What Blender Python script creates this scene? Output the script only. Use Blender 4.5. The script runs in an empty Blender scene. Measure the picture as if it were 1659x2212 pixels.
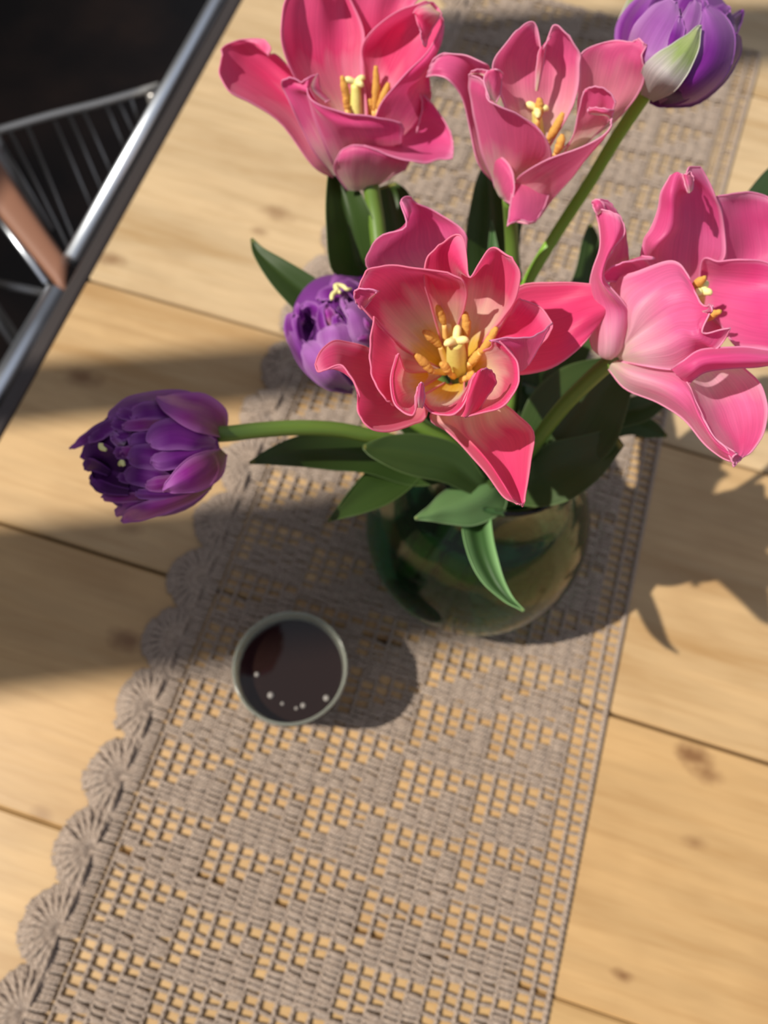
import bpy, math, random
import numpy as np
from mathutils import Vector, Matrix
random.seed(7); rng = np.random.default_rng(7)
SC = bpy.context.scene; COL = SC.collection

# ------------------------------------------------------------------ camera
W, HH, FPX, CH = 1659, 2212, 1750.0, 0.60
d1 = np.array([1, .3, -.08]); d1 /= np.linalg.norm(d1)
d2 = np.array([1400., -4200., 1750.]); d2 -= d2.dot(d1) * d1; d2 /= np.linalg.norm(d2)
d3 = np.cross(d1, d2)
cam_d = bpy.data.cameras.new('camera'); cam = bpy.data.objects.new('camera', cam_d); COL.objects.link(cam)
right = Vector((d1[0], d2[0], d3[0])); up = -Vector((d1[1], d2[1], d3[1])); fwd = Vector((d1[2], d2[2], d3[2]))
R3 = Matrix((right, up, -fwd)).transposed()
cam.matrix_world = Matrix.Translation((0, 0, CH)) @ R3.to_4x4()
cam_d.sensor_fit = 'VERTICAL'; cam_d.sensor_height = 36; cam_d.sensor_width = 27
cam_d.lens = FPX / HH * 36; cam_d.clip_start = .01
cam_d.dof.use_dof = True; cam_d.dof.focus_distance = 0.292; cam_d.dof.aperture_fstop = 8.0
SC.camera = cam

# ------------------------------------------------------------------ world, sun, exposure
w = bpy.data.worlds.new('world'); SC.world = w; w.use_nodes = True
nt = w.node_tree; bg = nt.nodes['Background']
tc = nt.nodes.new('ShaderNodeTexCoord'); sp = nt.nodes.new('ShaderNodeSeparateXYZ'); rp = nt.nodes.new('ShaderNodeValToRGB')
nt.links.new(tc.outputs['Generated'], sp.inputs[0]); nt.links.new(sp.outputs['Z'], rp.inputs[0]); nt.links.new(rp.outputs[0], bg.inputs[0])
rp.color_ramp.elements[0].position = 0.0; rp.color_ramp.elements[0].color = (.34, .33, .34, 1)
rp.color_ramp.elements[1].position = .75; rp.color_ramp.elements[1].color = (.62, .66, .76, 1)
bg.inputs[1].default_value = 0.56
# sun direction: horizontal travel per unit height (taken from the cup's own shadow)
SUN_K = (0.765, 0.340)
sl = bpy.data.lights.new('sun', 'SUN'); so = bpy.data.objects.new('sun', sl); COL.objects.link(so)
so.rotation_euler = Vector((SUN_K[0], SUN_K[1], -1)).to_track_quat('-Z', 'Y').to_euler()
sl.energy = 4.9; sl.angle = math.radians(.7); sl.color = (1.0, .93, .82)
SC.view_settings.view_transform = 'Standard'; SC.view_settings.look = 'None'
SC.view_settings.exposure = 0.0; SC.view_settings.gamma = 1; SC.view_settings.use_curve_mapping = False

# ------------------------------------------------------------------ helpers
def U(px, py, z=0.0):
    """point at height z (metres) seen at photo pixel px,py"""
    r = np.array([px - W / 2, py - HH / 2, FPX]); v = np.array([r @ d1, r @ d2, r @ d3])
    return v * ((z - CH) / v[2]) + np.array([0, 0, CH])

def mesh_obj(name, verts, faces, mat, parent=None, smooth=True, uv=None, mats=None, mi=None):
    me = bpy.data.meshes.new(name)
    V = np.asarray(verts, float)
    if parent is not None:
        o0 = np.zeros(3); p = parent
        while p is not None: o0 += np.array(p.location); p = p.parent
        V = V - o0
    me.from_pydata(V.tolist(), [], faces if isinstance(faces, list) else faces.tolist())
    if uv is not None:
        ul = me.uv_layers.new(name='UVMap'); uv = np.asarray(uv, float)
        vi = np.empty(len(me.loops), int); me.loops.foreach_get('vertex_index', vi)
        ul.data.foreach_set('uv', uv[vi].ravel())
    me.polygons.foreach_set('use_smooth', [smooth] * len(me.polygons))
    for m in (mats or [mat]): me.materials.append(m)
    if mi is not None: me.polygons.foreach_set('material_index', mi)
    me.update()
    ob = bpy.data.objects.new(name, me); COL.objects.link(ob)
    if parent is not None: ob.parent = parent
    return ob

def thing(name, label, cat, loc, group=None):
    o = bpy.data.objects.new(name, None); COL.objects.link(o); o.location = [float(c) for c in loc]
    o.empty_display_size = .02; o['label'] = label; o['category'] = cat
    if group: o['group'] = group
    return o

class MB:
    def __init__(s): s.v = []; s.f = []; s.uv = []
    def add(s, v, f, uv=None):
        b = len(s.v); s.v += [tuple(x) for x in v]; s.f += [tuple(int(i) + b for i in q) for q in f]
        s.uv += [tuple(x) for x in uv] if uv is not None else [(.5, .5)] * len(v)
    def box(s, a, b, bev=0.0):
        a = np.minimum(a, b).astype(float) if False else np.array(a, float); b = np.array(b, float)
        if bev <= 0:
            v = [(x, y, z) for z in (a[2], b[2]) for y in (a[1], b[1]) for x in (a[0], b[0])]
            s.add(v, [(0, 2, 3, 1), (4, 5, 7, 6), (0, 1, 5, 4), (2, 6, 7, 3), (0, 4, 6, 2), (1, 3, 7, 5)])
        else:
            rings = []
            for z, k in ((a[2], bev), (a[2] + bev, 0), (b[2] - bev, 0), (b[2], bev)):
                x0, x1, y0, y1 = a[0] + k, b[0] - k, a[1] + k, b[1] - k; q = bev
                rings += [(x0 + q, y0, z), (x1 - q, y0, z), (x1, y0 + q, z), (x1, y1 - q, z), (x1 - q, y1, z), (x0 + q, y1, z), (x0, y1 - q, z), (x0, y0 + q, z)]
            f = [tuple(range(7, -1, -1)), tuple(range(24, 32))]
            for r in range(3):
                for i in range(8): f.append((r * 8 + i, r * 8 + (i + 1) % 8, r * 8 + 8 + (i + 1) % 8, r * 8 + 8 + i))
            s.add(rings, f)
    def build(s, name, mat, parent=None, smooth=True): return mesh_obj(name, s.v, s.f, mat, parent, smooth, s.uv)

def catmull(P, n):
    """P (k,...) -> n samples"""
    P = np.asarray(P, float); k = len(P)
    if k == 2: P = np.array([P[0], (P[0] + P[1]) / 2, P[1]]); k = 3
    E = np.concatenate([[2 * P[0] - P[1]], P, [2 * P[-1] - P[-2]]])
    out = []
    for t in np.linspace(0, k - 1, n):
        i = min(int(t), k - 2); u = t - i; a, b, c, d = E[i], E[i + 1], E[i + 2], E[i + 3]
        out.append(.5 * (2 * b + (c - a) * u + (2 * a - 5 * b + 4 * c - d) * u * u + (3 * b - a - 3 * c + d) * u ** 3))
    return np.array(out)

def tube_geo(P, R, seg=10, cap=True):
    P = np.asarray(P, float); n = len(P); R = np.broadcast_to(np.asarray(R, float), (n,))
    T = np.gradient(P, axis=0); T /= np.linalg.norm(T, axis=1)[:, None] + 1e-12
    u = np.cross(T[0], [0, 0, 1.]); 
    if np.linalg.norm(u) < 1e-3: u = np.cross(T[0], [0, 1., 0])
    v = []; uvs = []
    for i in range(n):
        u = u - T[i] * (u @ T[i]); u /= np.linalg.norm(u) + 1e-12; b = np.cross(T[i], u)
        for k in range(seg):
            a = 2 * math.pi * k / seg; v.append(P[i] + R[i] * (math.cos(a) * u + math.sin(a) * b)); uvs.append((k / seg, i / (n - 1)))
    f = [(i * seg + k, i * seg + (k + 1) % seg, (i + 1) * seg + (k + 1) % seg, (i + 1) * seg + k) for i in range(n - 1) for k in range(seg)]
    if cap: f += [tuple(range(seg - 1, -1, -1)), tuple(range((n - 1) * seg, n * seg))]
    return v, f, uvs

def tube(name, P, R, mat, parent=None, n=None, seg=10):
    P = np.asarray(P, float)
    if n: 
        if np.ndim(R): R = catmull(np.asarray(R, float), n)
        P = catmull(P, n)
    v, f, uv = tube_geo(P, R, seg); return mesh_obj(name, v, f, mat, parent, True, uv)

def lathe_geo(prof, c, seg=64):
    v = []; f = []
    for r, z in prof:
        for k in range(seg):
            a = 2 * math.pi * k / seg; v.append((c[0] + r * math.cos(a), c[1] + r * math.sin(a), c[2] + z))
    for i in range(len(prof) - 1):
        for k in range(seg): f.append((i * seg + k, i * seg + (k + 1) % seg, (i + 1) * seg + (k + 1) % seg, (i + 1) * seg + k))
    return v, f

# ------------------------------------------------------------------ materials
def mat(name): 
    m = bpy.data.materials.new(name); m.use_nodes = True; return m, m.node_tree, m.node_tree.nodes['Principled BSDF']
def N(t, kind, **kw):
    n = t.nodes.new(kind)
    for k, v in kw.items(): setattr(n, k, v)
    return n
def simple(name, col, rough=.5, metal=0., **inp):
    m, t, b = mat(name); b.inputs['Base Color'].default_value = (*col, 1); b.inputs['Roughness'].default_value = rough; b.inputs['Metallic'].default_value = metal
    for k, v in inp.items(): b.inputs[k.replace('_', ' ')].default_value = v
    return m
def ramp(t, stops, src):
    r = N(t, 'ShaderNodeValToRGB'); e = r.color_ramp.elements
    e[0].position, e[0].color = stops[0][0], (*stops[0][1], 1); e[1].position, e[1].color = stops[-1][0], (*stops[-1][1], 1)
    for p, c in stops[1:-1]: x = e.new(p); x.color = (*c, 1)
    t.links.new(src, r.inputs[0]); return r.outputs[0]
def mixc(t, fac, a, b):
    m = N(t, 'ShaderNodeMix', data_type='RGBA')
    for s, i in ((fac, 0), (a, 6), (b, 7)):
        if isinstance(s, (int, float)): m.inputs[i].default_value = s
        elif isinstance(s, tuple): m.inputs[i].default_value = (*s, 1)
        else: t.links.new(s, m.inputs[i])
    return m.outputs[2]
def math_(t, op, a, b=0.):
    m = N(t, 'ShaderNodeMath', operation=op)
    for i, s in enumerate((a, b)):
        if isinstance(s, (int, float)): m.inputs[i].default_value = s
        else: t.links.new(s, m.inputs[i])
    return m.outputs[0]
def noise(t, vec, scale, detail=3, rough=.5):
    n = N(t, 'ShaderNodeTexNoise'); n.inputs['Scale'].default_value = scale; n.inputs['Detail'].default_value = detail; n.inputs['Roughness'].default_value = rough
    t.links.new(vec, n.inputs['Vector']); return n.outputs[0]
def mapping(t, vec, scale=(1, 1, 1), loc=(0, 0, 0)):
    m = N(t, 'ShaderNodeMapping'); m.inputs['Scale'].default_value = scale; m.inputs['Location'].default_value = loc; t.links.new(vec, m.inputs[0]); return m.outputs[0]

def petal_mat(name, stops, rim, transl=.35, streak=(.75, 1.0), tip=None, rough=.45, e0=.90, es=.75, sheen=.25):
    """v runs base->tip, u across; veins run along v, the rim is paler"""
    m, t, b = mat(name); uv = N(t, 'ShaderNodeUVMap').outputs[0]
    s = N(t, 'ShaderNodeSeparateXYZ'); t.links.new(uv, s.inputs[0]); u, v = s.outputs[0], s.outputs[1]
    nz = noise(t, mapping(t, uv, (5, 3, 1)), 1.0, 2)
    vv = math_(t, 'ADD', v, math_(t, 'MULTIPLY', math_(t, 'SUBTRACT', nz, .5), .30))
    col = ramp(t, stops, vv)
    st = noise(t, mapping(t, uv, (46, 1.3, 1)), 1.0, 4, .6)
    k = ramp(t, [(.3, (streak[0],) * 3), (.7, (streak[1],) * 3)], st)
    mx = N(t, 'ShaderNodeMix', data_type='RGBA', blend_type='MULTIPLY'); mx.inputs[0].default_value = 1; t.links.new(col, mx.inputs[6]); t.links.new(k, mx.inputs[7]); col = mx.outputs[2]
    eu = math_(t, 'ABSOLUTE', math_(t, 'SUBTRACT', math_(t, 'MULTIPLY', u, 2.), 1.)); em = math_(t, 'MAXIMUM', eu, v)
    ef = ramp(t, [(e0, (0,) * 3), (.995, (es,) * 3)], em); sx = N(t, 'ShaderNodeSeparateColor'); t.links.new(ef, sx.inputs[0])
    col = mixc(t, sx.outputs[0], col, rim)
    t.links.new(col, b.inputs['Base Color']); b.inputs['Roughness'].default_value = rough
    b.inputs['Sheen Weight'].default_value = sheen; b.inputs['Sheen Roughness'].default_value = .4; b.inputs['Specular IOR Level'].default_value = .35
    bp = N(t, 'ShaderNodeBump'); bp.inputs['Strength'].default_value = .25; bp.inputs['Distance'].default_value = .0012
    t.links.new(st, bp.inputs['Height']); t.links.new(bp.outputs[0], b.inputs['Normal'])
    tr = N(t, 'ShaderNodeBsdfTranslucent'); t.links.new(col, tr.inputs[0]); t.links.new(bp.outputs[0], tr.inputs[1])
    ms = N(t, 'ShaderNodeMixShader'); ms.inputs[0].default_value = transl; t.links.new(b.outputs[0], ms.inputs[1]); t.links.new(tr.outputs[0], ms.inputs[2])
    t.links.new(ms.outputs[0], t.nodes['Material Output'].inputs[0]); return m

PK = (.93, .065, .235); PK2 = (.95, .13, .34)
M = {}
M['pink_open'] = petal_mat('pink_petal_yellow_heart', [(.0, (.92, .56, .02)), (.15, (.95, .70, .14)), (.27, (.96, .80, .58)), (.40, (.95, .48, .48)), (.56, (.94, .10, .26)), (.8, PK), (1, PK2)], (.97, .34, .52), .42, (.86, 1.0))
M['pink_white'] = petal_mat('pink_petal_white_base', [(.0, (.92, .70, .45)), (.15, (.93, .66, .58)), (.32, (.92, .28, .42)), (.5, PK), (1, PK2)], (.95, .36, .58), .38, (.82, 1.0))
M['pink_out'] = petal_mat('pink_petal_outside', [(.0, (.88, .72, .56)), (.14, (.88, .48, .54)), (.36, (.86, .15, .38)), (.7, (.90, .09, .33)), (1, (.92, .16, .42))], (.94, .40, .64), .38, (.82, 1.0))
M['pink_pale'] = petal_mat('pale_pink_petal', [(.0, (.90, .76, .62)), (.14, (.94, .52, .64)), (.36, (.94, .20, .46)), (.75, (.92, .10, .33)), (1, (.94, .17, .42))], (.97, .48, .68), .38, (.78, 1.0))
M['soft_out'] = petal_mat('soft_pink_petal_outside', [(.0, (.88, .76, .58)), (.14, (.88, .50, .54)), (.36, (.87, .15, .36)), (1, (.89, .12, .36))], (.95, .50, .70), .4, (.84, 1.0))
M['soft_in'] = petal_mat('soft_pink_petal_inside', [(.0, (.92, .78, .55)), (.15, (.93, .70, .64)), (.32, (.92, .32, .44)), (.6, (.92, .14, .36)), (1, (.93, .15, .39))], (.95, .50, .70), .42, (.84, 1.0))
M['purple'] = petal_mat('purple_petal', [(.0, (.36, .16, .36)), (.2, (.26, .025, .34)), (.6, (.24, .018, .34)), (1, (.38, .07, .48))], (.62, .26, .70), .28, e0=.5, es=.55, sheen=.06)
M['purple_dark'] = petal_mat('shaded_purple_petal', [(.0, (.08, .01, .10)), (.5, (.10, .006, .14)), (1, (.20, .02, .28))], (.28, .06, .38), .12, e0=.6, es=.5, sheen=.06)  # darker copy of the purple, shade of the hollow painted in
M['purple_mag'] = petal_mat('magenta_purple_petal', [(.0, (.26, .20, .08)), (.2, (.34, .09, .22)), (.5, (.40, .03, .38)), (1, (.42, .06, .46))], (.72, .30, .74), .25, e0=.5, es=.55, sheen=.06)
M['purple_lit'] = petal_mat('sunlit_purple_petal', [(.0, (.60, .42, .54)), (.3, (.50, .18, .56)), (1, (.42, .08, .52))], (.70, .38, .76), .32, e0=.55, es=.6, sheen=.06)  # paler copy of the purple, sunlight put into the petal colour
M['green_white'] = petal_mat('green_white_petal', [(.0, (.52, .48, .46)), (.3, (.62, .56, .56)), (.6, (.38, .50, .16)), (1, (.58, .66, .30))], (.74, .70, .68), .25, (.6, 1.05))

def leaf_mat(name, c0, c1, rim, transl, e0=.93, es=.6, sheen=.06):
    m, t, b = mat(name); uv = N(t, 'ShaderNodeUVMap').outputs[0]
    s = N(t, 'ShaderNodeSeparateXYZ'); t.links.new(uv, s.inputs[0]); u, v = s.outputs[0], s.outputs[1]
    col = mixc(t, noise(t, mapping(t, uv, (30, 1.2, 1)), 1., 4), c0, c1)
    eu = math_(t, 'ABSOLUTE', math_(t, 'SUBTRACT', math_(t, 'MULTIPLY', u, 2.), 1.))
    e = N(t, 'ShaderNodeMapRange'); e.inputs[1].default_value = e0; e.inputs[2].default_value = 1; t.links.new(eu, e.inputs[0])
    tipf = N(t, 'ShaderNodeMapRange'); tipf.inputs[1].default_value = .96; tipf.inputs[2].default_value = 1; t.links.new(v, tipf.inputs[0])
    col = mixc(t, math_(t, 'MULTIPLY', e.outputs[0], es), col, rim); col = mixc(t, tipf.outputs[0], col, (.45, .42, .10))
    t.links.new(col, b.inputs['Base Color']); b.inputs['Roughness'].default_value = .42; b.inputs['Specular IOR Level'].default_value = .4
    bp = N(t, 'ShaderNodeBump'); bp.inputs['Strength'].default_value = .2; bp.inputs['Distance'].default_value = .001
    t.links.new(noise(t, mapping(t, uv, (60, 1, 1)), 1., 2), bp.inputs['Height']); t.links.new(bp.outputs[0], b.inputs['Normal'])
    tr = N(t, 'ShaderNodeBsdfTranslucent'); tr.inputs[0].default_value = (*[min(1, x * 1.4) for x in c1], 1)
    ms = N(t, 'ShaderNodeMixShader'); ms.inputs[0].default_value = transl; t.links.new(b.outputs[0], ms.inputs[1]); t.links.new(tr.outputs[0], ms.inputs[2])
    t.links.new(ms.outputs[0], t.nodes['Material Output'].inputs[0]); return m
M['leaf'] = leaf_mat('dark_green_leaf', (.026, .052, .012), (.044, .086, .016), (.10, .16, .05), .10)
M['leaf_mid'] = leaf_mat('mid_green_leaf', (.045, .12, .035), (.07, .17, .045), (.16, .28, .12), .18)
M['leaf_pale'] = leaf_mat('lit_underside_leaf', (.12, .23, .085), (.17, .33, .12), (.32, .48, .24), .2)  # lighter underside green, with its sunlit brightness put into the colour
M['leaf_strap'] = leaf_mat('channel_shaded_leaf', (.030, .080, .022), (.045, .11, .030), (.24, .46, .18), .15, .35, 1.0)  # dark middle and pale edges paint the shading of a folded channel
def stem_mat(name, c0, c1):
    m, t, b = mat(name); uv = N(t, 'ShaderNodeUVMap').outputs[0]
    t.links.new(mixc(t, noise(t, mapping(t, uv, (8, 2, 1)), 1., 3), c0, c1), b.inputs['Base Color'])
    b.inputs['Roughness'].default_value = .4; b.inputs['Subsurface Weight'].default_value = .15; b.inputs['Subsurface Radius'].default_value = (.002, .003, .001); return m
M['stem'] = stem_mat('green_stem', (.10, .19, .03), (.16, .27, .04))
M['stem_bright'] = stem_mat('bright_green_stem', (.17, .38, .03), (.24, .48, .05))
def grainy(name, c0, c1, sc, bump, rough=.6):
    m, t, b = mat(name); o = N(t, 'ShaderNodeTexCoord').outputs['Object']; n = noise(t, o, sc, 4, .7)
    t.links.new(mixc(t, n, c0, c1), b.inputs['Base Color']); b.inputs['Roughness'].default_value = rough
    bp = N(t, 'ShaderNodeBump'); bp.inputs['Strength'].default_value = .8; bp.inputs['Distance'].default_value = bump
    t.links.new(n, bp.inputs['Height']); t.links.new(bp.outputs[0], b.inputs['Normal']); return m
M['anther'] = grainy('ochre_pollen', (.60, .27, .05), (.92, .55, .12), 1400, .0006, .9)
M['filament'] = grainy('yellow_filament', (.80, .45, .10), (.92, .62, .22), 200, .0002)
M['pistil'] = grainy('yellow_green_pistil', (.62, .60, .12), (.86, .80, .28), 250, .0002, .45)
M['stigma'] = grainy('pale_yellow_stigma', (.85, .80, .22), (.95, .92, .50), 600, .0003, .5)

def ramp_f(t, src, a, b_):
    r = N(t, 'ShaderNodeMapRange'); r.inputs[1].default_value = a; r.inputs[2].default_value = b_; t.links.new(src, r.inputs[0]); return r.outputs[0]
def inv_range(t, src, a, b_):
    r = N(t, 'ShaderNodeMapRange'); r.inputs[1].default_value = a; r.inputs[2].default_value = b_; r.inputs[3].default_value = 1; r.inputs[4].default_value = 0; t.links.new(src, r.inputs[0]); return r.outputs[0]
# wood of the table
def wood(name, tint, seed):
    m, t, b = mat(name); o = N(t, 'ShaderNodeTexCoord').outputs['Object']
    warp = N(t, 'ShaderNodeMix', data_type='RGBA'); 
    g1 = noise(t, mapping(t, o, (3.5, 26, 10), (seed, seed * 2.3, 0)), 1., 5, .6)
    g2 = noise(t, mapping(t, o, (9, 150, 20), (seed * 3, 0, 0)), 1., 3, .6)
    g3 = noise(t, mapping(t, o, (9, 14, 4), (seed * 7, 0, 0)), 1., 3, .55)
    a = tuple(x * .97 for x in tint); l = tuple(min(1, x * 1.13) for x in tint); d = (tint[0] * .80, tint[1] * .72, tint[2] * .60)
    c = ramp(t, [(.30, d), (.46, a), (.62, l), (.78, a)], g1)
    c = mixc(t, math_(t, 'MULTIPLY', ramp_f(t, g2, .48, .75), .42), c, (tint[0] * .72, tint[1] * .62, tint[2] * .48))
    c = mixc(t, math_(t, 'MULTIPLY', ramp_f(t, g3, .50, .72), .50), c, (tint[0] * .72, tint[1] * .64, tint[2] * .55))
    for (kx, ky, kr, kd) in KNOTS:
        v = N(t, 'ShaderNodeVectorMath', operation='DISTANCE'); t.links.new(mapping(t, o, (.55, 1, 0), (-(kx - XE) * .55, -(ky + .5), 0)), v.inputs[0]); v.inputs[1].default_value = (0, 0, 0)
        dd = math_(t, 'ADD', v.outputs['Value'], math_(t, 'MULTIPLY', math_(t, 'SUBTRACT', noise(t, o, 90, 2), .5), kr * 1.1))
        c = mixc(t, math_(t, 'MULTIPLY', inv_range(t, dd, kr * .2, kr * 1.3), kd), c, (.17, .070, .022))
    t.links.new(c, b.inputs['Base Color']); b.inputs['Roughness'].default_value = .42
    bp = N(t, 'ShaderNodeBump'); bp.inputs['Strength'].default_value = .15; bp.inputs['Distance'].default_value = .001; t.links.new(g2, bp.inputs['Height']); t.links.new(bp.outputs[0], b.inputs['Normal'])
    return m
XE = -.366        # left edge of the table top
KNOTS = [(*U(180, 815)[:2], .009, .75), (*U(275, 1383)[:2], .008, .8), (*U(240, 560)[:2], .008, .6), (*U(600, 460)[:2], .009, .5), (*U(1500, 1635)[:2], .008, .85),
         (*U(1530, 1675)[:2], .006, .6), (*U(1345, 2108)[:2], .004, .8), (*U(280, 1140)[:2], .006, .45), (*U(830, 1385)[:2], .006, .8), (*U(560, 500)[:2], .005, .5), (*U(1500, 1820)[:2], .005, .5),
         (*U(90, 1760)[:2], .005, .4)]

# ================================================================== SETTING
def structure(o): o['kind'] = 'structure'; return o
FZ = -.75
fm, ft, fb = mat('dark_floor'); fo = N(ft, 'ShaderNodeTexCoord').outputs['Object']
ft.links.new(ramp(ft, [(.42, (.010, .006, .005)), (.6, (.030, .016, .011)), (.75, (.060, .030, .018))], noise(ft, fo, 4.5, 3)), fb.inputs['Base Color']); fb.inputs['Roughness'].default_value = .6
b = MB(); b.box((-2.2, -2.2, FZ - .05), (2.4, 2.6, FZ)); structure(b.build('floor', fm, None, False))
WX = XE - 1.10
wallm = simple('wall_plaster', (.30, .26, .22), .9)
# wall with one tall opening, on the sunny side
def wallz(x, hx): return (x - WX) / SUN_K[0]
b = MB(); b.box((WX - .12, -2.2, FZ), (WX, 2.6, 1.20)); b.box((WX - .12, -2.2, 1.20), (WX, -1.25, 3.2)); b.box((WX - .12, 1.25, 1.20), (WX, 2.6, 3.2)); b.box((WX - .12, -1.25, 3.05), (WX, 1.25, 3.2))
structure(b.build('wall_left', wallm, None, False))
shadow_bars = bpy.data.objects.new('window_shadow_bars', None); COL.objects.link(shadow_bars); shadow_bars['kind'] = 'structure'; shadow_bars.location = (WX, 0, 1.2)  # holds the unseen bars added in the opening to cast shadow bands
def through(p):
    """where the sun ray that ends at table point p passes the wall plane"""
    k = (p[0] - WX + .04) / SUN_K[0]; return (WX - .04, p[1] - SUN_K[1] * k, k)
wm = simple('shadow_bar_paint', (.55, .53, .5), .5)
def bar(p_lo, p_hi, z0, z1, name):
    a = through(p_lo)[1]; c = through(p_hi)[1]; b = MB(); b.box((WX - .06, min(a, c), z0), (WX - .02, max(a, c), z1), .004); b.build(name, wm, shadow_bars, False)
bar(U(300, 880), U(300, 778), 1.2, 1.95, 'shadow_post')  # unseen post added to lay a narrow shadow across the boards
bar(U(1150, 160), U(1150, 40), through(U(930, 100))[2], 3.05, 'shadow_post')  # added post, out of view, darkens the far end of the runner
zt = 2.05
bar(U(0, 1480), U(0, 1150), 1.2, zt, 'shadow_panel')  # unseen panel added for the broad shadow at the left

# ================================================================== TABLE
tb = thing('dining_table', 'pale pine plank table top with a dark metal edge strip, under the crocheted runner', 'table', (XE, -.5, FZ))
seams = [-.90, -.63, -.40, -.235, -.052, .137, .370, .80, 1.05, 1.3]
tints = [(.50, .32, .14), (.50, .315, .14), (.50, .31, .135), (.50, .32, .14), (.50, .315, .14), (.52, .345, .17), (.535, .39, .225), (.53, .39, .225), (.53, .385, .22)]
for i in range(len(seams) - 1):
    b = MB(); gp = lambda s: .0003 if s == -.052 else .0012
    y0, y1 = seams[i] + gp(seams[i]), seams[i + 1] - gp(seams[i + 1])
    b.box((XE, y0, -.032), (1.05, y1, 0), .0018); p = b.build('plank', wood('pine_%d' % i, tints[i], i * 1.7 + .4), tb, False)
b = MB(); b.box((XE + .02, seams[0] + .02, -.060), (1.03, seams[-1] - .02, -.0325)); b.build('under_panel', simple('under_wood', (.22, .13, .07), .8), tb, False)
darkm = simple('dark_metal_strip', (.085, .072, .070), .38, .6)
b = MB(); b.box((XE - .014, seams[0], -.034), (XE - .0004, seams[-1], .0012), .002); b.build('edge_strip', darkm, tb, False)
for x in (XE + .12, .95):
    for y in (seams[0] + .1, seams[-1] - .1):
        b = MB(); b.box((x - .03, y - .03, FZ), (x + .03, y + .03, -.06), .004); b.build('leg', darkm, tb, False)

# ================================================================== CHAIR with wire back beside the table
chrome = simple('chrome', (.86, .92, 1.0), .34, 1.0)
steel = simple('dull_steel_wire', (.30, .29, .28), .35, .9)
strapm = simple('tan_leather', (.235, .105, .062), .55)
ch = thing('wire_chair', 'chrome framed chair with steel wires and a tan band, left of the table', 'chair', (*U(60, 560, FZ)[:2], FZ))
zA = -.045
A0, A1 = U(466, 10, zA), U(156, 562, zA); A2, A3 = U(118, 640, zA), U(-60, 945, zA)
def ext(a, b_, k): return a + (b_ - a) * k
tube('frame_rail', [ext(A1, A0, 1.6), A1], .0088, chrome, ch, seg=16)
tube('frame_rail', [U(125, 632, zA), ext(A2, A3, 1.5)], .0112, chrome, ch, seg=16)
tube('cross_rail', [U(-60, 395, zA - .012), U(102, 612, zA - .012)], .0034, chrome, ch, seg=12)
# tan band: a padded strap seen as a broad ribbon
S0a, S0b, S1a, S1b = U(-60, 260, zA), U(-60, 395, zA), U(150, 570, zA), U(140, 640, zA)
va = []; fa = []
for i in range(13):
    k = i / 12
    for j in range(7):
        u = j / 6; p = (S0a * (1 - u) + S0b * u) * (1 - k) + (S1a * (1 - u) + S1b * u) * k; va.append(p + np.array([0, 0, .004 * (1 - (2 * u - 1) ** 4)]))
for i in range(12):
    for j in range(6): fa.append((i * 7 + j, i * 7 + j + 1, (i + 1) * 7 + j + 1, (i + 1) * 7 + j))
so_ = mesh_obj('band', va, fa, strapm, ch); md = so_.modifiers.new('t', 'SOLIDIFY'); md.thickness = .004
zr = -.10
ra, rb = U(-80, 305, zr), U(345, 186, zr)
tube('back_rail', [ra, U(100, 252, zr), U(220, 222, zr), rb], .0045, simple('worn_steel', (.75, .72, .66), .45, .7), ch, n=12, seg=10)
for (x0, y0, x1, y1) in [(-10, 290, 90, 455), (22, 285, 140, 520), (60, 275, 165, 530), (118, 262, 190, 430), (150, 250, 215, 400), (180, 240, 235, 360), (228, 226, 265, 310), (256, 220, 290, 290), (282, 212, 300, 262)]:
    a, c = U(x0, y0, zr), U(x1, y1, zr - .02); tube('wire', [a, ext(a, c, 1.25)], .0021, steel, ch, seg=6)
for px, py in ((-40, 250), (330, 200), (-60, 600), (120, 640)):
    a = U(px, py, zA - .02); tube('leg', [a, (a[0], a[1], FZ + .005)], .008, steel, ch, seg=10)
tube('leg_brace', [U(-60, 600, zA - .06), U(120, 640, zA - .06)], .005, steel, ch, seg=8)

# ================================================================== CROCHET RUNNER
yarn, yt, yb = mat('taupe_yarn'); yo = N(yt, 'ShaderNodeTexCoord').outputs['Object']; yu = N(yt, 'ShaderNodeUVMap').outputs[0]
sx = N(yt, 'ShaderNodeSeparateXYZ'); yt.links.new(yu, sx.inputs[0])
ply = math_(yt, 'SINE', math_(yt, 'ADD', math_(yt, 'MULTIPLY', sx.outputs[0], 12.566), math_(yt, 'MULTIPLY', sx.outputs[1], 30.)))
fib = noise(yt, yo, 620, 4, .75); fine = noise(yt, yo, 1700, 2, .8); yl = noise(yt, yo, 14, 3)
hgt = math_(yt, 'ADD', math_(yt, 'MULTIPLY', ply, .30), math_(yt, 'MULTIPLY', fib, 1.6))
c = mixc(yt, yl, (.46, .35, .27), (.60, .465, .365)); c = mixc(yt, math_(yt, 'MULTIPLY', inv_range(yt, fib, .36, .56), .8), c, (.19, .12, .08))
c = mixc(yt, math_(yt, 'MULTIPLY', inv_range(yt, ply, -1., -.2), .45), c, (.14, .09, .06))  # shade in the creases between plies, painted into the yarn colour
c = mixc(yt, math_(yt, 'MULTIPLY', ramp_f(yt, fine, .56, .72), .75), c, (.72, .62, .53))
yt.links.new(c, yb.inputs['Base Color']); yb.inputs['Roughness'].default_value = .85; yb.inputs['Sheen Weight'].default_value = .3
bp = N(yt, 'ShaderNodeBump'); bp.inputs['Strength'].default_value = .9; bp.inputs['Distance'].default_value = .0009; yt.links.new(hgt, bp.inputs['Height']); yt.links.new(bp.outputs[0], yb.inputs['Normal'])
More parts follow.
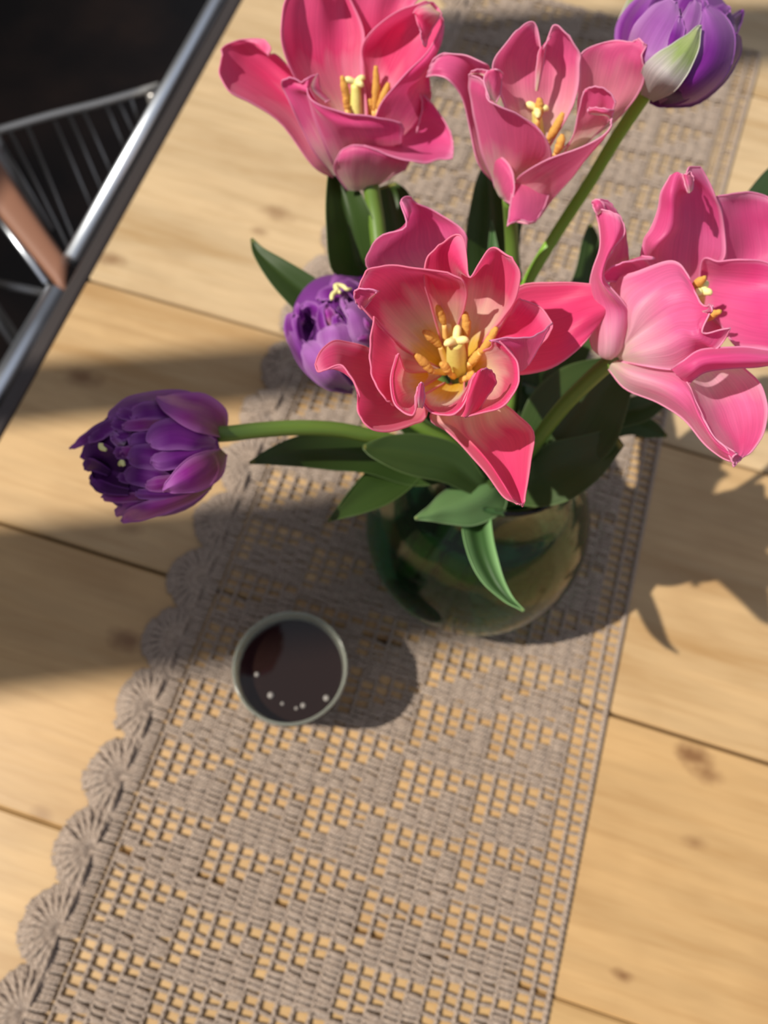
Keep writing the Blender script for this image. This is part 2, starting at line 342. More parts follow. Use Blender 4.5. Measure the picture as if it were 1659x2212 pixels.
run = thing('table_runner', 'long taupe crocheted table runner with openwork and a scalloped left edge', 'table runner', (0, .3, 0))
def bend(x, y):           # the runner drifts a little to the right beyond the vase
    return x + .016 * np.clip((y - .38) / .35, 0, 1.3) ** 1.3 
YB, YT = -.235, .8612
ROWX0, PW, NR, CELL = -.1480, .0111, 27, .00733
def stitches(S, seg=5, ring=5):
    """S: array (n, 7): x0,y0,x1,y1,z,arch,radius -> tubes"""
    S = np.array(S); n = len(S); k = np.linspace(0, 1, ring); V = np.zeros((n, ring, seg, 3))
    dx, dy = S[:, 2] - S[:, 0], S[:, 3] - S[:, 1]; L = np.hypot(dx, dy) + 1e-9; nx, ny = -dy / L, dx / L
    for i, t in enumerate(k):
        rr = S[:, 6] * (.72 + .28 * math.sin(math.pi * t)); cz = S[:, 4] + S[:, 5] * math.sin(math.pi * t)
        cx, cy = S[:, 0] + dx * t, S[:, 1] + dy * t
        for j in range(seg):
            a = 2 * math.pi * (j + .5) / seg; V[:, i, j, 0] = cx + nx * rr * math.cos(a); V[:, i, j, 1] = cy + ny * rr * math.cos(a); V[:, i, j, 2] = np.maximum(cz + rr * math.sin(a) * .8, .0002)
    base = np.arange(n)[:, None] * ring * seg; F = []
    for i in range(ring - 1):
        for j in range(seg):
            j2 = (j + 1) % seg; F.append(base + np.array([[i * seg + j, i * seg + j2, (i + 1) * seg + j2, (i + 1) * seg + j]]))
    UVS = np.zeros((n, ring, seg, 2)); UVS[..., 0] = np.arange(seg)[None, None] / seg; UVS[..., 1] = k[None, :, None] * np.minimum(1, L / .011)[:, None, None]
    global SUV; SUV = UVS.reshape(-1, 2); return V.reshape(-1, 3), np.concatenate(F)
S = []; NJ = int((YT - YB) / CELL)
for i in range(NR):
    x0 = ROWX0 + i * PW; grp = i // 5; cc = i % 5
    for j in range(NJ):
        y = YT - j * CELL       # j grows toward the viewer
        hole = (i < 25 and ((j - grp % 2) % 6) < 5 - cc and rng.random() > .03) or i >= 25
        for h in ((0,) if hole else (0, .5)):
            yy = y - h * CELL + rng.normal(0, .00022); w_ = rng.normal(.00132, .00012) if hole else rng.normal(.00195, .00020)
            sk = rng.normal(0, .0008)
            if hole: 
                S.append((bend(x0, yy), yy, bend(x0 + PW, yy), yy + sk, .0013, .0004, w_)); 
            else:
                S.append((bend(x0 - .0004, yy), yy, bend(x0 + PW + .0004, yy), yy + sk, .0015, .0011 + rng.normal(0, .0002), w_))
    # chain along the row boundary
for i in range(NR + 1):
    x = ROWX0 + i * PW
    for j in range(int((YT - YB) / .0042)):
        y = YT - j * .0042; S.append((bend(x - .0004, y), y, bend(x + .0004, y), y - .0050, .0016, .0006, (.0015 if i % 5 else .0012) if i < NR else .0019))
V, F_ = stitches(S); o = mesh_obj('stitched_body', V, F_, yarn, run, uv=SUV); o['kind'] = 'stuff'
# solid border band left of the openwork
S = []
for j in range(int((YT - YB) / .0028)):
    y = YT - j * .0028; S.append((bend(-.1655, y), y - .0008 + rng.normal(0, .0005), bend(ROWX0 - .0030, y), y + rng.normal(0, .0007), .0019, .0012, .00175))
V, F_ = stitches(S); o = mesh_obj('border_band', V, F_, yarn, run, uv=SUV); o['kind'] = 'stuff'
# scallops
S = []
def scallop(yc):
    S = []; xc = float(bend(-.1635, yc)); n = 13
    for q in range(n):
        a = math.radians(88 + 184 * q / (n - 1)) + rng.normal(0, .02); r1 = .0262 + rng.normal(0, .0010); c_, s_ = math.cos(a), math.sin(a)
        S.append((xc + c_ * .001, yc + s_ * .001, xc + c_ * r1, yc + s_ * r1 * 1.03, .0016, .0052, .0021))
        for da in (-5.5, 5.5):
            a3 = a + math.radians(da) + rng.normal(0, .015); S.append((xc + math.cos(a3) * .011, yc + math.sin(a3) * .011, xc + math.cos(a3) * (r1 + .0012), yc + math.sin(a3) * (r1 + .0012), .0014, .0030 + rng.normal(0, .0006), .0015))
        S.append((xc + math.cos(a - .1) * (r1 - .001), yc + math.sin(a - .1) * (r1 - .001), xc + math.cos(a + .1) * (r1 - .001), yc + math.sin(a + .1) * (r1 - .001), .0016, .001, .0018))
    V, F_ = stitches(S, 5, 6); return mesh_obj('scallop', V, F_, yarn, run, uv=SUV)
yc = -.157
while yc < .87: scallop(yc); yc += .0497

# ================================================================== GLASS VASE
def glassmat(name, col, rough=.0, ior=1.45):
    return simple(name, col, rough, 0., Transmission_Weight=1.0, IOR=ior)
vc = U(1003, 1196, 0); VZ = .0042
vase = thing('glass_vase', 'round green tinted glass vase of water standing on the crocheted runner, holding the tulips', 'vase', (vc[0], vc[1], VZ))
outp = [(0, 0), (.030, 0), (.046, .001), (.058, .006), (.070, .022), (.0775, .046), (.078, .070), (.071, .098), (.058, .122), (.045, .140), (.038, .154), (.036, .166), (.039, .178), (.044, .186)]
inp = [(.0415, .187), (.0365, .178), (.0335, .166), (.0355, .154), (.0425, .139), (.0550, .121), (.0675, .097), (.0740, .070), (.0735, .047), (.066, .026), (.054, .0135), (.040, .010), (.0, .009)]
pr = catmull(np.array(outp), 60).tolist() + catmull(np.array(inp), 56).tolist()
pr = [(max(r, 0), z) for r, z in pr]
v, f = lathe_geo(pr, (vc[0], vc[1], VZ), 96); mesh_obj('glass', v, f, glassmat('green_tinted_glass', (.62, .88, .66)), vase)
wp = catmull(np.array([(0, .0084), (.0402, .0094), (.0546, .0128), (.0670, .0256), (.0745, .0468), (.0750, .070), (.0682, .097), (.0557, .121), (.0508, .1275), (.044, .128), (0, .128)]), 50).tolist()
wp = [(max(r, 0), min(z, .128)) for r, z in wp]
v, f = lathe_geo(wp, (vc[0], vc[1], VZ), 96); mesh_obj('water', v, f, glassmat('green_water', (.22, .58, .42), 0., 1.33), vase)

# ================================================================== CUP OF COFFEE
cc_ = U(640, 1478, 0); cz = .0042
cup = thing('glass_cup', 'small clear glass tumbler of dark tea on the crocheted runner', 'glass', (cc_[0], cc_[1], cz))
co = [(0, 0), (.024, 0), (.0275, .002), (.0305, .012), (.0345, .035), (.0375, .058), (.0380, .0605), (.0372, .0620), (.0362, .0615), (.0355, .058), (.0325, .035), (.0285, .014), (.024, .008), (0, .007)]
v, f = lathe_geo(catmull(np.array(co), 80).clip(0).tolist(), (cc_[0], cc_[1], cz), 72); mesh_obj('tumbler', v, f, simple('pale_green_glass', (.86, .90, .78), .12, 0., Transmission_Weight=.78, IOR=1.45, Specular_IOR_Level=.9), cup)
lq = [(0, .0064), (.0244, .0074), (.0290, .0138), (.0330, .035), (.0351, .0485), (.0345, .0490), (0, .0488)]
v, f = lathe_geo(catmull(np.array(lq), 40).clip(0).tolist(), (cc_[0], cc_[1], cz), 72); mesh_obj('tea', v, f, simple('dark_tea', (.016, .008, .006), .04, 0., Specular_IOR_Level=.5), cup)
bub = simple('bubble', (.62, .58, .54), .1, 0., Transmission_Weight=.5, IOR=1.3)
for bx, by, br in ((585, 1502, .0022), (705, 1508, .0021), (655, 1524, .0018), (555, 1457, .0016), (610, 1520, .0012), (640, 1530, .0012)):
    p = U(bx, by, cz + .049); v, f = lathe_geo([(br * math.sin(math.pi * k / 10), -br * math.cos(math.pi * k / 10)) for k in range(11)], p, 14); mesh_obj('bubble', v, f, bub, cup)

# ================================================================== FLOWERS
def patch_geo(rows, T, z0, nu=26, nv=26, ruffle=.00025, rim=.0004, v0=0., v1=1.):
    """rows base->tip of 5 points (x,y,dz mm) in the crop frame T=(ox,oy,scale); z0 mm. surface with a rolled, thick rim"""
    ox, oy, s = T
    P = np.array([[U(ox + p[0] / s, oy + p[1] / s, (z0 + p[2]) / 1000.) for p in r] for r in rows])
    A = catmull(P, nv); G = catmull(np.swapaxes(A, 0, 1), nu); G = np.swapaxes(G, 0, 1)   # nv, nu, 3
    du = np.gradient(G, axis=1); dv = np.gradient(G, axis=0); nn = np.cross(du, dv); nn /= np.linalg.norm(nn, axis=2)[..., None] + 1e-12
    u = np.linspace(0, 1, nu); vv = np.linspace(0, 1, nv); ph = rng.uniform(0, 6.28, 4)
    edge = np.maximum(np.abs(2 * u - 1)[None, :], vv[:, None]) ** 4
    wv = np.sin(vv[:, None] * 23 + ph[0] + 5 * u[None]) + .7 * np.sin(u[None] * 27 + ph[1] + 4 * vv[:, None]) 
    rib = .5 * np.sin(u[None] * 60 + ph[2] + 2 * np.sin(vv[:, None] * 4))
    G = G + nn * ((wv * edge + rib * .25) * ruffle * vv[:, None].clip(.1, 1))[..., None]
    vs = G.reshape(-1, 3).tolist(); uvs = [(a, v0 + (v1 - v0) * b_) for b_ in vv for a in u]
    fs = [(i * nu + j, i * nu + j + 1, (i + 1) * nu + j + 1, (i + 1) * nu + j) for i in range(nv - 1) for j in range(nu - 1)]
    if rim > 0:
        L = [G[i, 0] for i in range(nv)] + [G[-1, j] for j in range(1, nu)] + [G[i, -1] for i in range(nv - 2, -1, -1)]
        v, f, _ = tube_geo(np.array(L), rim, 6); b0 = len(vs); vs += [list(x) for x in v]; fs += [tuple(i + b0 for i in q) for q in f]
        m = len(L); uvs += [(1.0, .3 + .69 * (1 - abs(2 * (k // 6) / m - 1))) for k in range(len(v))]
    return vs, fs, uvs
def petal(parent, T, z0, rows, m, name='petal', **kw):
    v, f, uv = patch_geo(rows, T, z0, **kw); return mesh_obj(name, v, f, M[m] if isinstance(m, str) else m, parent, True, uv)
def spine_rows(pts, T=None, dome=0., zf=None, fold=0.):
    """pts: (x,y,z,w) along the middle; rows across it"""
    P = np.array(pts, float); D = np.gradient(P[:, :2], axis=0); D /= np.linalg.norm(D, axis=1)[:, None] + 1e-9
    rows = []
    for (x, y, z, wd), (dx, dy) in zip(P, D):
        r = []
        for k in (-1, -.55, 0, .55, 1):
            px, py = x - dy * wd * k, y + dx * wd * k
            zz = (zf(px, py) + z if zf else z) + dome * (1 - k * k) * min(1, wd / 60.) + fold * abs(k) * min(1, wd / 60.)
            r.append((px, py, zz))
        rows.append(r)
    return rows
def proj(p):
    q = np.array(p) - [0, 0, CH]; c = q[0] * d1 + q[1] * d2 + q[2] * d3; return c[0] / c[2] * FPX + W / 2, c[1] / c[2] * FPX + HH / 2
def leaf(parent, pts, m='leaf', fold=6., dome=0., **kw):
    r = np.hypot(*(U(pts[0][0], pts[0][1], pts[0][2] / 1000) - vc)[:2])
    if r > .026:          # the blade narrows down into the mouth of the vase
        a = proj((vc[0], vc[1], .165)); q = pts[0]
        pts = [(a[0], a[1], 165, 9), ((a[0] + q[0]) / 2, (a[1] + q[1]) / 2, (175 + q[2]) / 2 + 3, q[3] * .6 + 4)] + list(pts)
    return petal(parent, (0, 0, 1), 0, spine_rows(pts, dome=dome, fold=fold), m, 'leaf', nu=13, nv=36, ruffle=.0003, rim=.00035, **kw)
def stem(parent, pts, r, m='stem'):
    P = [U(x, y, z / 1000) for x, y, z in pts]; return tube('stem', P, r, M[m], parent, n=40, seg=14)
def stamen(parent, T, z0, a, b_, c_, ra=.0017, rf=.0009):
    """a: filament foot, b_: anther foot, c_: anther tip; each (x,y,dz)"""
    q = lambda p: U(T[0] + p[0] / T[2], T[1] + p[1] / T[2], (z0 + p[2]) / 1000)
    A, B, C_ = q(a), q(b_), q(c_); s = tube('stamen', [A, (A + B) / 2, B], [rf * 1.6, rf * 1.3, rf], M['filament'], parent, n=10, seg=8)
    n = 16; k = np.linspace(0, 1, n)[:, None]; P = B * (1 - k) + C_ * k; sd = np.cross(C_ - B, [0, 0, 1]); sd /= np.linalg.norm(sd) + 1e-9
    P = P + sd * (np.sin(k * math.pi) * .0006) + rng.normal(0, .00007, (n, 3))
    R = ra * np.sin(np.linspace(.25, math.pi - .2, n)) ** .5 * (1 + rng.normal(0, .05, n)); v, f, uv = tube_geo(P, R, 10); mesh_obj('anther', v, f, M['anther'], s, True, uv)
def pistil(parent, T, z0, foot, top, r=.0026, lobes=((0, -1), (.9, .4), (-.9, .4)), lr=.0030):
    q = lambda p: U(T[0] + p[0] / T[2], T[1] + p[1] / T[2], (z0 + p[2]) / 1000)
    A, B = q(foot), q(top); s = tube('pistil', [A, A * .7 + B * .3, A * .3 + B * .7, B], [r * .9, r * 1.1, r, r * .8], M['pistil'], parent, n=16, seg=14)
    vs = MB()
    for lx, ly in lobes:
        d = np.array([lx, -ly, .35]) * lr; P = [B - d * .1, B + d * .55 + [0, 0, .0008], B + d * 1.15 + [0, 0, .0006], B + d * 1.5 - [0, 0, .0006]]
        v, f, uv = tube_geo(catmull(P, 10), catmull(np.array([.0012, .0017, .0016, .0007]), 10), 10); vs.add(v, f, uv)
    v, f = lathe_geo([(.0017 * math.sin(math.pi * k / 8), -.0017 * math.cos(math.pi * k / 8)) for k in range(9)], B, 12); vs.add(v, f)
    vs.build('stigma', M['stigma'], s)
MOUTH = (1085, 960)
GP = 'tulips in the green glass vase'
# ---------------------------------------------------------------- central open pink tulip
T = (600, 400, 2.183); z0 = 285
t = thing('pink_tulip', 'wide open pink tulip at the centre facing the viewer, showing its yellow heart and stamens', 'flower', U(990, 800, .285), GP)
PA = [[(800,860,-3),(815,850,-3),(830,840,-3),(845,840,-3),(860,845,-3)],
 [(640,620,10),(700,560,8),(760,520,7),(820,480,8),(880,450,12)],
 [(428,400,25),(500,370,18),(620,330,16),(760,300,18),(888,290,24)],
 [(440,300,34),(510,275,24),(620,235,22),(740,200,24),(886,236,30)],
 [(490,236,40),(560,222,34),(628,165,30),(710,150,28),(830,178,32)],
 [(604,200,46),(622,150,44),(636,112,36),(668,98,34),(722,118,34)],
 [(578,82,46),(590,62,46),(612,54,42),(630,60,40),(642,80,38)]]
petal(t, T, z0, PA, 'pink_out')
PB = [[(900,860,-3),(905,850,-3),(910,840,-3),(905,830,-3),(900,820,-3)],
 [(1080,870,8),(1090,790,3),(1090,700,2),(1090,620,3),(1080,560,8)],
 [(1140,892,14),(1190,800,8),(1200,700,8),(1180,580,8),(1145,475,16)],
 [(1275,866,18),(1320,780,17),(1330,680,20),(1310,560,17),(1300,460,24)],
 [(1395,790,20),(1435,710,22),(1450,620,27),(1445,530,24),(1440,464,26)],
 [(1490,690,22),(1525,635,25),(1540,585,28),(1530,525,27),(1505,480,26)],
 [(1535,620,24),(1545,600,26),(1548,580,27),(1545,555,27),(1525,510,26)]]
petal(t, T, z0, PB, 'pink_open', v0=.45)
PC = [[(840,900,-4),(850,895,-5),(860,890,-5),(870,890,-5),(880,900,-4)],
 [(720,1085,4),(790,1085,9),(870,1050,0),(960,1030,0),(1070,1035,8)],
 [(800,1160,6),(850,1150,16),(890,1165,4),(1000,1140,3),(1130,1085,12)],
 [(880,1240,10),(930,1228,22),(965,1255,8),(1080,1200,6),(1204,1165,16)],
 [(960,1330,14),(1000,1310,26),(1035,1345,12),(1110,1300,11),(1192,1300,20)],
 [(1030,1425,18),(1060,1400,28),(1085,1430,16),(1125,1400,17),(1175,1400,22)],
 [(1080,1482,22),(1110,1480,27),(1130,1492,22),(1145,1500,21),(1165,1480,22)],
 [(1120,1498,22),(1140,1500,23),(1150,1508,22),(1156,1510,21),(1162,1500,21)]]
petal(t, T, z0, PC, 'pink_open', v0=.26, nu=34, nv=34)
PD = [[(740,900,-4),(740,890,-4),(740,880,-4),(740,870,-4),(740,860,-4)],
 [(700,1085,6),(620,1050,2),(560,960,-1),(520,880,0),(500,800,4)],
 [(640,1125,14),(540,1090,6),(475,1010,4),(450,900,6),(440,775,12)],
 [(540,1158,22),(470,1090,13),(420,990,11),(400,880,13),(400,758,18)],
 [(450,1152,27),(400,1085,24),(385,985,24),(340,870,24),(330,741,22)],
 [(405,1118,29),(378,1050,31),(372,950,33),(290,852,32),(262,738,26)],
 [(385,1080,30),(376,1010,34),(340,885,36),(225,858,36),(205,780,30)],
 [(377,1040,31),(374,960,35),(300,850,38),(200,882,36),(178,850,33)]]
petal(t, T, z0, PD, 'pink_open', v0=.42, nu=34, nv=34)
PG = [[(800,850,0),(830,840,0),(850,838,0),(880,840,0),(900,850,0)],
 [(760,700,18),(830,690,12),(880,690,10),(930,700,12),(980,720,18)],
 [(720,560,34),(810,540,28),(885,540,26),(980,540,28),(1060,630,36)],
 [(690,440,48),(780,400,43),(892,440,44),(1010,400,43),(1118,540,50)],
 [(705,345,54),(790,300,53),(902,438,55),(1020,330,55),(1142,430,59)],
 [(760,283,57),(865,240,60),(905,436,60),(1000,298,62),(1105,340,63)]]
petal(t, T, z0, PG, 'pink_open', nu=40, nv=30)
PE = [[(760,860,2),(780,842,2),(810,832,2),(830,828,2),(850,832,2)],
 [(640,800,17),(680,740,13),(730,690,11),(790,665,13),(850,670,18)],
 [(540,720,31),(570,640,27),(640,570,25),(740,545,29),(880,580,36)],
 [(460,650,43),(480,540,39),(560,460,39),(690,440,43),(890,500,48)],
 [(400,575,49),(415,500,48),(500,405,51),(650,405,54),(872,452,56)],
 [(362,530,52),(398,455,56),(432,398,57),(560,378,58),(800,412,58)]]
petal(t, T, z0, PE, 'pink_open', nu=34)
petal(t, T, z0, [[(440,540,46),(450,530,46),(460,520,46),(470,510,46),(480,500,46)],[(400,585,48),(400,560,50),(410,540,51),(440,520,52),(465,505,52)],[(375,560,50),(362,530,53),(362,505,54),(400,500,56),(462,510,56)],[(370,550,51),(360,520,54),(366,495,56),(400,490,58),(468,500,58)]], 'pink_out', name='curled_lip', nu=16, nv=12)
PF = [[(770,900,1),(770,885,1),(765,870,1),(760,860,1),(755,850,1)],
 [(640,980,14),(620,920,10),(610,870,10),(600,820,12),(600,780,16)],
 [(560,1035,28),(510,960,26),(510,880,24),(520,800,28),(540,720,32)],
 [(530,1025,36),(465,950,36),(455,860,36),(458,760,38),(470,640,42)],
 [(505,1010,38),(452,925,40),(438,840,40),(440,740,42),(455,620,46)]]
petal(t, T, z0, PF, 'pink_open', v0=.25)
PJ = [[(720,880,2),(735,900,2),(750,915,2),(770,925,2),(790,930,2)],
 [(620,880,16),(625,930,14),(645,970,14),(670,985,16),(690,985,20)],
 [(590,850,30),(572,920,30),(592,1000,30),(638,1030,32),(668,985,40)],
 [(575,800,42),(548,910,44),(570,1030,44),(636,1068,46),(668,960,54)],
 [(560,800,43),(532,920,45),(556,1040,45),(640,1084,47),(655,985,55)]]
petal(t, T, z0, PJ, 'pink_open', nu=34)
petal(t, T, z0, [[(650,1050,48),(658,1050,49),(665,1050,50),(672,1050,49),(680,1050,48)],[(650,1000,52),(660,998,55),(668,995,56),(680,998,55),(692,1005,52)],[(662,950,55),(668,945,58),(675,940,60),(682,945,58),(688,955,55)],[(670,938,57),(672,936,58),(675,934,59),(679,936,58),(682,940,57)]], 'pink_pale', name='curled_lip', nu=12, nv=12)
PK_ = [[(790,932,2),(810,938,2),(835,938,2),(860,932,2),(880,922,2)],
 [(705,980,16),(745,1010,14),(800,1020,14),(850,1000,16),(880,965,22)],
 [(685,985,34),(725,1038,32),(790,1048,32),(855,1010,36),(895,950,44)],
 [(678,955,46),(705,1040,44),(790,1074,44),(865,1030,48),(912,915,54)],
 [(672,950,46),(698,1050,45),(790,1086,45),(870,1050,49),(930,885,56)]]
petal(t, T, z0, PK_, 'pink_open', nu=34)
PL = [[(835,1085,44),(860,1090,45),(885,1092,46),(920,1080,44),(950,1060,42)],
 [(870,1030,48),(900,1010,52),(930,1000,52),(960,1000,49),(985,1000,46)],
 [(900,960,52),(925,940,58),(960,920,58),(990,930,54),(1015,960,48)],
 [(925,900,56),(945,878,62),(975,868,62),(1005,885,58),(1030,925,51)],
 [(940,885,57),(955,872,62),(975,866,62),(998,874,59),(1015,890,54)]]
petal(t, T, z0, PL, 'pink_open', v0=.5, nu=20, nv=20)
PI = [[(880,902,1),(890,896,1),(900,885,1),(905,875,1),(910,862,1)],
 [(940,975,14),(985,935,12),(1000,880,12),(985,830,14),(960,790,18)],
 [(950,1030,32),(1035,985,30),(1070,900,30),(1050,820,34),(1005,765,40)],
 [(920,1072,44),(1045,1020,46),(1105,925,48),(1095,825,50),(1012,738,55)],
 [(880,1092,45),(1055,1042,48),(1132,930,52),(1122,820,54),(1040,728,58)]]
petal(t, T, z0, PI, 'pink_open', nu=34, v1=.9)
PH = [[(960,870,-1),(970,850,-1),(980,830,-1),(980,810,-1),(980,790,-1)],
 [(1080,880,22),(1060,800,18),(1050,740,18),(1060,680,22),(1070,640,30)],
 [(1150,870,26),(1160,800,24),(1160,740,24),(1140,680,28),(1105,590,40)],
 [(1190,810,30),(1230,750,32),(1240,700,34),(1200,630,36),(1130,545,46)],
 [(1210,790,32),(1268,715,38),(1290,655,42),(1235,575,42),(1150,540,47)]]
petal(t, T, z0, PH, 'pink_open', v0=.5)
PH2 = [[(1125,880,36),(1140,880,36),(1155,875,36),(1170,865,35),(1180,850,34)],
 [(1120,830,44),(1140,820,45),(1170,810,44),(1200,800,42),(1222,780,38)],
 [(1095,780,52),(1130,770,52),(1175,765,50),(1220,745,47),(1258,715,42)],
 [(1040,740,58),(1100,735,56),(1180,730,54),(1235,705,50),(1280,670,44)],
 [(1000,733,59),(1085,722,58),(1180,719,56),(1240,692,52),(1292,650,44)]]
petal(t, T, z0, PH2, 'pink_out', v0=.35, name='petal')
pistil(t, T, z0, (850,880,2), (838,738,24), .0042, ((-.2,-1.35),(1.0,-.2),(-.75,.8)), .0034)
for a, b_, c_ in [((800,830,4),(785,655,22),(735,560,31)), ((880,820,4),(885,720,20),(882,600,31)), ((910,850,4),(955,790,20),(1030,670,32)), ((900,870,4),(905,840,14),(955,770,20)),
                  ((800,850,4),(765,760,16),(688,690,24)), ((790,880,4),(725,880,14),(645,800,22)), ((830,900,3),(810,890,12),(770,840,18)), ((870,920,3),(900,905,12),(925,880,17))]:
    stamen(t, T, z0, a, b_, c_, .0020, .0011)
stem(t, [(985,810,287),(1020,900,255),(1050,960,215),(1050,1020,160),(990,1120,60),(960,1180,22)], .0032)

# ---------------------------------------------------------------- top left pink tulip
T = (450, 0, 2.765); z0 = 256
t = thing('pink_tulip', 'deep pink open tulip at the upper left, over the bare pine boards', 'flower', U(800, 400, .256), GP)
R = [[(830,1080,4),(850,1080,3),(880,1080,3),(900,1080,3),(920,1080,4)],[(690,720,30),(760,700,26),(820,700,25),(880,700,26),(950,720,30)],[(515,460,50),(600,430,46),(700,420,44),(800,400,44),(920,400,46)],[(440,250,62),(540,230,56),(680,215,55),(800,200,54),(930,200,56)],[(446,60,70),(540,30,66),(690,20,67),(780,0,64),(860,20,64)],[(500,-90,74),(600,-120,74),(700,-60,74),(740,-110,72),(800,-80,70)]]
petal(t, T, z0, R, 'pink_white', nu=34, nv=34)
R = [[(860,1070,3),(890,1070,3),(920,1070,2),(950,1070,3),(980,1070,3)],[(820,700,26),(880,700,23),(960,700,22),(1020,700,22),(1080,700,24)],[(840,300,48),(920,310,45),(1000,320,44),(1070,320,44),(1140,320,46)],[(815,60,60),(900,80,58),(1000,110,57),(1090,100,57),(1200,80,60)],[(840,-80,68),(930,-90,68),(1040,-70,68),(1150,-60,66),(1260,-20,64)]]
petal(t, T, z0, R, 'pink_white')
R = [[(900,1070,4),(930,1065,4),(960,1060,4),(980,1060,4),(1000,1060,4)],[(960,700,24),(985,705,21),(1010,712,20),(1035,715,20),(1060,710,22)],[(930,420,46),(990,480,41),(1050,540,39),(1100,560,40),(1150,540,46)],[(918,290,54),(1020,320,49),(1130,370,47),(1220,400,48),(1290,420,53)],[(985,175,62),(1100,165,57),(1220,205,54),(1310,240,56),(1385,270,60)],[(1150,60,68),(1240,70,64),(1300,110,62),(1360,140,62),(1402,170,64)],[(1290,12,72),(1340,20,70),(1372,50,68),(1390,80,68),(1402,120,66)]]
petal(t, T, z0, R, 'pink_white', nu=30, nv=30)
R = [[(1320,20,74),(1340,40,74),(1360,60,73),(1380,70,72),(1396,80,71)],[(1260,40,76),(1290,55,77),(1320,75,76),(1350,95,74),(1378,110,71)],[(1226,74,75),(1250,85,76),(1275,105,75),(1305,140,72),(1345,160,69)],[(1232,84,74),(1250,110,74),(1268,160,72),(1290,200,70),(1320,210,67)],[(1262,170,72),(1268,200,72),(1275,240,70),(1284,270,68),(1295,280,66)]]
petal(t, T, z0, R, 'pink_white', name='curled_lip', nu=16, nv=16)
# outside of right front petal, edge sweeping up
R = [[(820,1120,1),(860,1125,2),(900,1128,2),(950,1120,2),(1000,1100,1)],[(900,900,22),(980,880,24),(1050,860,24),(1120,840,22),(1180,820,16)],[(990,715,40),(1060,690,40),(1120,680,38),(1180,690,34),(1235,730,26)],[(1050,590,48),(1120,565,47),(1190,560,44),(1260,580,38),(1325,600,30)],[(1190,430,56),(1235,435,55),(1275,450,52),(1300,470,46),(1322,520,40)],[(1320,300,60),(1340,310,60),(1355,335,58),(1350,370,55),(1320,430,50)],[(1400,130,65),(1402,150,65),(1402,180,64),(1395,220,62),(1380,270,60)]]
petal(t, T, z0, R, 'pink_out', nu=24, nv=34)
R = [[(1240,620,30),(1260,600,30),(1280,590,30),(1300,570,30),(1320,550,30)],[(1260,700,28),(1280,660,30),(1300,620,32),(1310,580,34),(1325,520,36)],[(1245,790,28),(1262,730,30),(1275,660,32),(1272,600,36),(1258,552,40)]]
petal(t, T, z0, R, 'pink_pale', name='petal_fold', nu=12, nv=10)
# left flared petal
R = [[(745,1062,2),(755,1050,3),(765,1030,4),(775,1010,5),(785,1000,6)],[(620,985,14),(640,910,16),(665,850,17),(680,790,17),(690,740,18)],[(440,742,28),(480,690,24),(520,640,22),(545,570,24),(560,490,30)],[(260,618,38),(300,560,32),(345,480,28),(405,410,30),(470,385,36)],[(130,550,44),(160,480,38),(220,385,34),(300,320,35),(400,325,40)],[(75,465,46),(90,390,42),(155,310,39),(240,260,39),(360,330,44)],[(66,400,46),(75,345,44),(100,290,42),(200,250,42),(372,285,45)],[(82,340,45),(84,315,45),(88,284,43),(180,240,43),(335,238,44)]]
petal(t, T, z0, R, 'pink_white', nu=30, nv=30, v0=.2)
# left front petal outside
R = [[(745,1045,3),(765,1052,5),(785,1055,6),(805,1055,6),(825,1055,6)],[(640,920,18),(690,900,22),(730,880,23),(775,860,24),(820,850,24)],[(560,770,30),(605,730,34),(655,720,35),(700,715,37),(770,720,38)],[(500,640,40),(535,600,43),(575,580,45),(615,590,46),(680,650,44)],[(445,525,47),(485,528,48),(545,532,50),(585,545,51),(605,530,51)],[(440,490,51),(480,468,52),(550,490,52),(592,500,53),(615,480,53)],[(460,470,53),(500,462,54),(556,492,53),(600,465,55),(652,445,54)]]
petal(t, T, z0, R, 'pink_out', nu=30, nv=30)
# front middle petal outside, crimson, with rolled rim
R = [[(780,1060,4),(850,1068,6),(920,1068,6),(1000,1058,6),(1080,1030,4)],[(700,880,24),(800,870,28),(920,860,28),(1040,870,26),(1150,880,20)],[(630,700,38),(740,745,42),(880,765,42),(1020,785,40),(1160,815,34)],[(592,560,48),(650,655,48),(820,700,46),(1000,718,46),(1168,770,40)],[(590,500,52),(622,600,51),(800,672,49),(1000,704,48),(1150,735,44)]]
petal(t, T, z0, R, 'pink_out', nu=30, nv=26)
R = [[(820,1000,18),(860,1000,18),(900,1000,18),(960,1000,17),(1000,1000,16)],[(650,440,55),(625,480,57),(615,520,56),(640,560,54),(700,610,50)],[(655,452,54),(650,490,53),(655,530,52),(690,570,50),(725,600,47)]]
petal(t, T, z0, R[1:]+[[(660,500,50),(665,520,49),(680,550,48),(710,580,47),(725,605,46)]], 'pink_pale', name='curled_lip', nu=14, nv=10)
